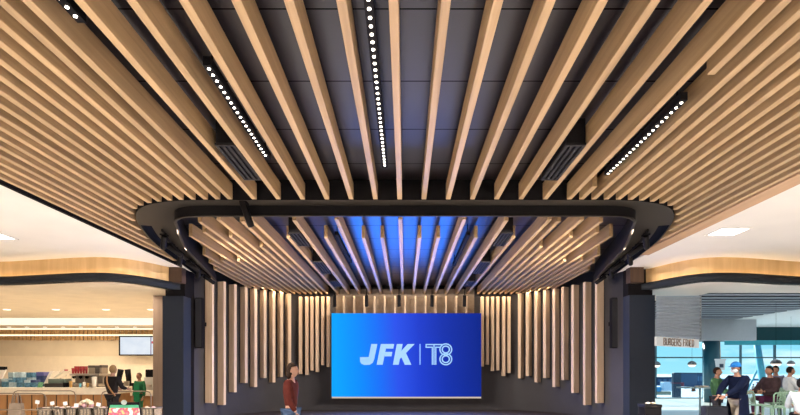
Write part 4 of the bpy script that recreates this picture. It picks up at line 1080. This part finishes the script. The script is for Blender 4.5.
    for s in (-1, 1):
        part(MB().ball(hc + Vector((s * .017 * H, -hd * .90, .006 * H)), (.006 * H, .004 * H, .004 * H), 8, 6), 'eye', plain('eye_dark', (.03, .02, .02), .3)).parent = body
    # clothing
    nm = ['waist', 'chest', 'neck0', 'shl', 'ell', 'wrl', 'shr', 'elr', 'wrr', 'pelvis']; VV = [P[n].copy() for n in nm]
    for a, c, i in (('ell', 'wrl', 5), ('elr', 'wrr', 8)): VV[i] = P[a].lerp(P[c], .93)
    VV[2] = P['chest'].lerp(P['neck0'], .72)
    EE = [(9, 0), (0, 1), (1, 2), (1, 3), (3, 4), (4, 5), (1, 6), (6, 7), (7, 8)]
    RR = [(.083, .066), (.092, .074), .050, .046, .034, .025, .046, .034, .025, (.086, .068)]
    RR = [tuple(q * H * b for q in r) if isinstance(r, tuple) else r * H * b for r in RR]
    skin_mesh('jumper', VV, EE, RR, top, t, root=9)
    nm = ['pelvis', 'hipl', 'knl', 'anl', 'hipr', 'knr', 'anr']; VV = [P[n].copy() for n in nm]
    for a, c, i in (('knl', 'anl', 3), ('knr', 'anr', 6)): VV[i] = P[a].lerp(P[c], .95)
    RR = [(.082, .064), .056, .040, .030, .056, .040, .030]; RR = [tuple(q * H for q in r) if isinstance(r, tuple) else r * H for r in RR]
    skin_mesh('trousers', VV, [(0, 1), (1, 2), (2, 3), (0, 4), (4, 5), (5, 6)], RR, legs, t)
    for n in 'lr':
        a = P['an' + n]; part(MB().ball(a + Vector((0, -.04 * H, -.02 * H)), (.028 * H, .075 * H, .025 * H), 12, 8), 'shoe', shoes or BLACK)
    # hair
    h = MB(); h.ball(hc + Vector((0, .010 * H, .014 * H)), (hw * 1.13, hd * 1.06, hh * 1.02), 20, 14)
    h.v = [v for v in h.v]
    for v in h.v:
        q = v - hc
        if q.y < -.005 * H and q.z < .030 * H: v.y = hc.y + abs(q.y) * .0 + .004 * H; v.x = hc.x + q.x * .96
        if q.z < -.02 * H and hairlen == 0: v.z = hc.z - .02 * H - (q.z + .02 * H) * -.35
    if hairlen:
        h.ball(hc + Vector((0, .030 * H, -hairlen * .5 * H)), (hw * 1.05, .030 * H, hairlen * .75 * H), 16, 12)
    if hair: part(h, 'hair', hair)
    if cap:
        c = MB(); c.ball(hc + Vector((0, .004 * H, .026 * H)), (hw * 1.28, hd * 1.22, hh * .92), 20, 12)
        for v in c.v:
            if v.z < hc.z + .016 * H: v.z = hc.z + .016 * H
        c.prism([(hc.x - hw * .8, hc.y - hd * .9), (hc.x - hw * .5, hc.y - hd * 1.75), (hc.x + hw * .5, hc.y - hd * 1.75), (hc.x + hw * .8, hc.y - hd * .9)], hc.z + .016 * H, hc.z + .024 * H)
        part(c, 'cap', cap)
    if mask:
        k = MB(); k.ball(hc + Vector((0, -hd * .40, -hh * .42)), (hw * .92, hd * .68, hh * .46), 14, 10); part(k, 'face_mask', mask)
    if strap:
        a = P['shl'].lerp(P['neck0'], .35); c = P['hipr']
        k = MB(); pts = [a + Vector((0, .04 * H, .03 * H)), P['chest'] + Vector((.02 * H, .088 * H * b, -.01 * H)), P['waist'] + Vector((-.04 * H, .082 * H * b, 0)), c + Vector((-.05 * H, .05 * H, .02 * H))]
        k.tube(resample(smooth_line(pts, 2), 14), .012 * H, 6); part(k, 'bag_strap', strap)
    if skirt:
        k = MB(); A1 = []; A2 = []
        for q in range(19):
            an = math.radians(-48 + (360 - 84) * q / 18); p0 = P['waist']
            A1.append(Vector((p0.x + .115 * H * math.cos(an), p0.y + .105 * H * math.sin(an), P['waist'].z - .02 * H))); A2.append(Vector((p0.x + .135 * H * math.cos(an), p0.y + .145 * H * math.sin(an), .24 * H)))
        k.strip(A1, A2); part(k, 'coat_skirt', skirt)
    if apron:
        k = MB(); m_ = P['waist']; k.prism([(-.08 * H, m_.y - .083 * H * b), (.08 * H, m_.y - .083 * H * b), (.085 * H, m_.y - .078 * H * b), (-.085 * H, m_.y - .078 * H * b)], P['hipl'].z - .12 * H, P['chest'].z + .02 * H); part(k, 'apron', apron)
    return t
def cloth(n, c, v=.1): return plain(n, c, .9, .05, var=v, scale=10, bump=.1)
HB = plain('dark_brown_hair', (.022, .013, .009), .8, .05); HBL = plain('dusty_blond_hair', (.22, .14, .07), .8, .05); HK = plain('black_hair', (.012, .011, .012), .8, .05)
def walk(H, s=1):
    return {'knl': (.055 * H, -.10 * H * s, .29 * H), 'anl': (.055 * H, -.10 * H * s, .045 * H), 'knr': (-.055 * H, .03 * H * s, .285 * H), 'anr': (-.055 * H, .15 * H * s, .075 * H),
            'ell': (.14 * H, .05 * H, .63 * H), 'wrl': (.135 * H, .03 * H, .50 * H), 'elr': (-.14 * H, -.03 * H, .63 * H), 'wrr': (-.13 * H, -.10 * H, .51 * H)}
# the woman before the wall, walking towards the window side (facing +X)
Hh = 1.71
person((XX(291, 9.35), 9.35, 0), math.radians(82), Hh, 'woman in a maroon jumper and jeans walking past the dark feature wall', cloth('maroon_knit', (.060, .013, .010), .2), cloth('blue_denim', (.045, .070, .13), .15), HB, .085, walk(Hh), shoes=BLACK)
# café
person((XX(112.5, 14.6), 14.6, 0), math.radians(165), 1.72, 'person in black top with brown cross strap standing before the counter', cloth('black_top', (.016, .014, .015)), cloth('black_trousers', (.02, .018, .018)), HBL, .02, {'ell': (.20, -.12, 1.12), 'wrl': (.16, -.34, 1.08), 'elr': (-.20, -.12, 1.12), 'wrr': (-.16, -.34, 1.08)}, strap=plain('tan_leather', (.32, .15, .05), .5), bulk=1.08)
person((XX(139.5, 17.4), 17.4, 0), math.radians(-20), 1.50, 'café worker in a green shirt behind the rail near the pier', cloth('leaf_green_cloth', (.03, .15, .065), .15), cloth('green_trousers', (.04, .16, .08)), plain('auburn_hair', (.14, .06, .03), .6), .01, apron=cloth('deep_green_apron', (.02, .17, .07)), skin=plain('warm_skin', (.38, .18, .10), .5))
# window side
Hh = 1.76
person((XX(738, 11.9), 11.9, 0), math.radians(-68), Hh, 'tall walker in navy coat and blue cap wearing a white face mask', cloth('navy_coat', (.005, .008, .024), .2), cloth('beige_trousers', (.30, .26, .22)), HK, 0,
       {'ell': (.20, -.26, 1.20), 'wrl': (.12, -.56, 1.04), 'elr': (-.20, -.26, 1.20), 'wrr': (-.06, -.56, 1.02), 'knl': (.09, -.16, .5), 'anl': (.09, -.14, .08), 'knr': (-.09, .06, .5), 'anr': (-.09, .24, .11)},
       cap=cloth('bright_blue_cap', (.02, .14, .42)), mask=cloth('white_mask', (.62, .68, .74)), lean=.06, bulk=1.28, skirt=cloth('navy_coat', (.005, .008, .024), .2))
person((XX(716.5, 14.2), 14.2, 0), math.radians(40), 1.66, 'person in a moss green shirt standing behind the suitcase', cloth('moss_green_shirt', (.045, .11, .055), .2), cloth('dark_trousers', (.03, .03, .04)), HB, .0, {'ell': (.24, -.12, 1.05), 'wrl': (.14, -.36, 1.0), 'elr': (-.24, -.12, 1.05), 'wrr': (-.12, -.36, 1.0)}, bulk=1.15)
sit = lambda z, sp=.12: {'seat': z, 'knl': (sp, -.42, z + .0), 'anl': (sp, -.40, z - .42), 'knr': (-sp, -.42, z + .0), 'anr': (-sp, -.40, z - .42)}
p1 = sit(.885); p1.update({'ell': (.25, -.16, 1.05), 'wrl': (.16, -.40, 1.05), 'elr': (-.25, -.16, 1.05), 'wrr': (-.16, -.40, 1.05)})
person((XX(770, 13.85), 13.85, 0), math.radians(-75), 1.72, 'diner in a dark brown hooded coat seated on a bar chair', cloth('dark_umber_coat', (.040, .026, .030), .25), cloth('plum_trousers', (.055, .015, .04)), HK, .03, p1, seated=True, bulk=1.4)
p2 = sit(.885); p2.update({'ell': (.24, -.16, 1.08), 'wrl': (.14, -.38, 1.06), 'elr': (-.24, -.16, 1.08), 'wrr': (-.14, -.38, 1.06)})
person((XX(789.5, 15.2), 15.2, 0), math.radians(75), 1.70, 'diner in a white shirt seated beyond the brown-coated one', cloth('white_shirt', (.55, .60, .66)), cloth('blue_denim', (.045, .070, .13)), HK, .0, p2, seated=True, bulk=1.2)
person((XX(776, 16.6), 16.6, 0), math.radians(-60), 1.72, 'diner in slate blue standing between the two seated ones', cloth('slate_blue_top', (.09, .10, .16)), cloth('dark_trousers', (.03, .03, .04)), HK, .02, bulk=1.1)
p3 = sit(.635); p3.update({'ell': (.24, -.12, .80), 'wrl': (.14, -.34, .80), 'elr': (-.24, -.12, .80), 'wrr': (-.14, -.34, .80)})
person((XX(801.5, 11.4), 11.4, 0), math.radians(150), 1.66, 'seated diner in a white top cut by the picture edge', cloth('white_shirt', (.55, .60, .66)), cloth('black_trousers', (.02, .018, .018)), HK, .03, p3, seated=True)
t = empty('low_stool', (XX(801.5, 11.4), 11.4, 0), 'low dark stool under the white-topped diner at the picture edge', 'stool')
MB().lathe([(.17, .46), (.18, .50), (.16, .52)], (XX(801.5, 11.4), 11.4, 0), 18).build('seat', BLACK, t)
for a in range(4): MB().tube([(XX(801.5, 11.4) + .1 * math.cos(a * 1.57 + .7), 11.4 + .1 * math.sin(a * 1.57 + .7), .46), (XX(801.5, 11.4) + .17 * math.cos(a * 1.57 + .7), 11.4 + .17 * math.sin(a * 1.57 + .7), 0)], .015, 6).build('leg', BLACK, t)

# ================================================================== LIGHT
def area(name, loc, size, power, col=(1, .85, .68), rot=(0, 0, 0), sy=None):
    l = bpy.data.lights.new(name, 'AREA'); l.energy = power; l.color = col; l.size = size
    if sy: l.shape = 'RECTANGLE'; l.size_y = sy
    o = bpy.data.objects.new(name, l); COL.objects.link(o); o.location = loc; o.rotation_euler = rot; return o
def lamp(name, loc, power, col=(1, .86, .70), ang=140, r=.12):
    l = bpy.data.lights.new(name, 'SPOT'); l.energy = power; l.color = col; l.spot_size = math.radians(ang); l.spot_blend = .8; l.shadow_soft_size = r
    o = bpy.data.objects.new(name, l); COL.objects.link(o); o.location = loc; return o
for X in (-7.0, -3.3, 3.3, 7.0):
    for Y in (-1.5, 2, 5.5, 8.7): lamp('hall_bounce_lamp', (X, Y, 4.52), 1480 if abs(X) > 5 else 1250, (1, .94, .86))  # added lamps without fixtures; their floor bounce lights the slats
for X in (-3.4, -1.1, 1.1, 3.4):
    for Y in (12.5, 15.8): lamp('ring_fill_lamp', (X, Y, 4.55), 800, (1, .92, .84), ang=125)  # added lamps without fixtures, brightening the space inside the ring
for s in (-1, 1):
    for X in (10.2, 14.0):
        for Y in (0, 4, 8, 11.9): lamp('aisle_downlight', (X * s, Y, 4.6), 230 if s < 0 else 300, (1, .91, .81))
# wall wash behind the slat ends
area('wash_centre', (-.25, 20.80, 4.57), 5.6, 34, (1, .74, .46), sy=.06)
for s in (-1, 1):
    area('wash_side', (3.6 * s, 20.80, 4.62), 1.6, 40, (1, .72, .42), sy=.06)
    area('wash_curve', (4.98 * s, 19.95, 4.62), 1.7, 40, (1, .74, .46), (0, 0, math.radians(63) * -s), sy=.06)
# added blue lamp that strengthens the screen's own spill
area('screen_spill_boost', (scx, SD - .05, scz), 5.4, 520, (.03, .19, 1), (math.radians(-90), 0, 0), sy=3.0)
# café
for X in (-9.5, -13, -16.5): 
    area('cafe_fill', (X, 20.5, 3.98), 2.2, 140, (1, .85, .65)); area('cafe_fill', (X, 24.0, 3.98), 1.6, 120, (1, .86, .66))
for X in (-9, -13): area('cafe_front', (X, 16.9, 3.98), 1.6, 100, (1, .86, .68))
# dining
for X in (10, 14): area('dining_fill', (X, 20.5, 3.95), 2.5, 60, (.80, .90, 1))
for X in (19, 24): area('dining_fill', (X, 22, 3.95), 2.5, 100, (.80, .92, 1))

def aimed(name, loc, to, power, col, ang=60):
    l = lamp(name, loc, power, col, ang, .06); l.rotation_euler = (Vector(to) - Vector(loc)).to_track_quat('-Z', 'Y').to_euler(); return l
for s_ in (-1, 1):
    for (x, y), tt in (((-4.95, 10.6), .25), ((-5.3, 12.2), .55), ((-5.5, 13.6), .85)):
        q = arc(tt)[0]; aimed('rail_spot', (x * -s_, y, 4.33), (q.x * s_, q.y, 2.6), 1900, (1, .90, .80), 70)
sun = bpy.data.lights.new('sun', 'SUN'); sun.energy = 16; sun.angle = .02; sun.color = (1, .95, .88)
so = bpy.data.objects.new('sun', sun); COL.objects.link(so); so.rotation_euler = Vector((-.10, -1, -.36)).to_track_quat('-Z', 'Y').to_euler(); so.location = (10, 60, 20)
w = bpy.data.worlds.new('sky'); sc.world = w; w.use_nodes = True
nt = w.node_tree; N = nt.nodes.new; L = nt.links.new; bg = nt.nodes['Background']
tc = N('ShaderNodeTexCoord'); sp = N('ShaderNodeSeparateXYZ'); L(tc.outputs['Generated'], sp.inputs[0])
r = N('ShaderNodeValToRGB'); e = r.color_ramp.elements; e[0].position = 0; e[0].color = (.38, .72, .84, 1); e[1].position = .5; e[1].color = (.10, .32, .75, 1)
q = e.new(.10); q.color = (.20, .62, .92, 1); L(sp.outputs['Z'], r.inputs['Fac'])
mp = N('ShaderNodeMapping'); mp.inputs['Scale'].default_value = (6, 6, 34); L(tc.outputs['Generated'], mp.inputs[0])
n = N('ShaderNodeTexNoise'); n.inputs['Scale'].default_value = 1.5; n.inputs['Detail'].default_value = 4; L(mp.outputs[0], n.inputs[0])
cr = N('ShaderNodeValToRGB'); cr.color_ramp.elements[0].position = .50; cr.color_ramp.elements[1].position = .72; L(n.outputs['Fac'], cr.inputs[0])
mx = N('ShaderNodeMix'); mx.data_type = 'RGBA'; L(cr.outputs[0], mx.inputs['Factor']); L(r.outputs['Color'], mx.inputs['A']); mx.inputs['B'].default_value = (.80, .92, .98, 1)
L(mx.outputs['Result'], bg.inputs['Color']); bg.inputs['Strength'].default_value = 1.25

# ================================================================== CAMERA
cam = bpy.data.cameras.new('camera'); co = bpy.data.objects.new('camera', cam); COL.objects.link(co)
co.location = (0, 0, EYE); co.rotation_euler = (math.radians(90), 0, 0)
cam.sensor_width = 36; cam.lens = F / 800 * 36; cam.shift_x = -5 / 800; cam.shift_y = (VY - 207.5) / 800; cam.clip_end = 2000
sc.camera = co
sc.view_settings.view_transform = 'Standard'; sc.view_settings.look = 'None'; sc.view_settings.exposure = 0
sc.cycles.use_denoising = True
sc.cycles.max_bounces = 8; sc.cycles.diffuse_bounces = 4; sc.cycles.sample_clamp_indirect = 8
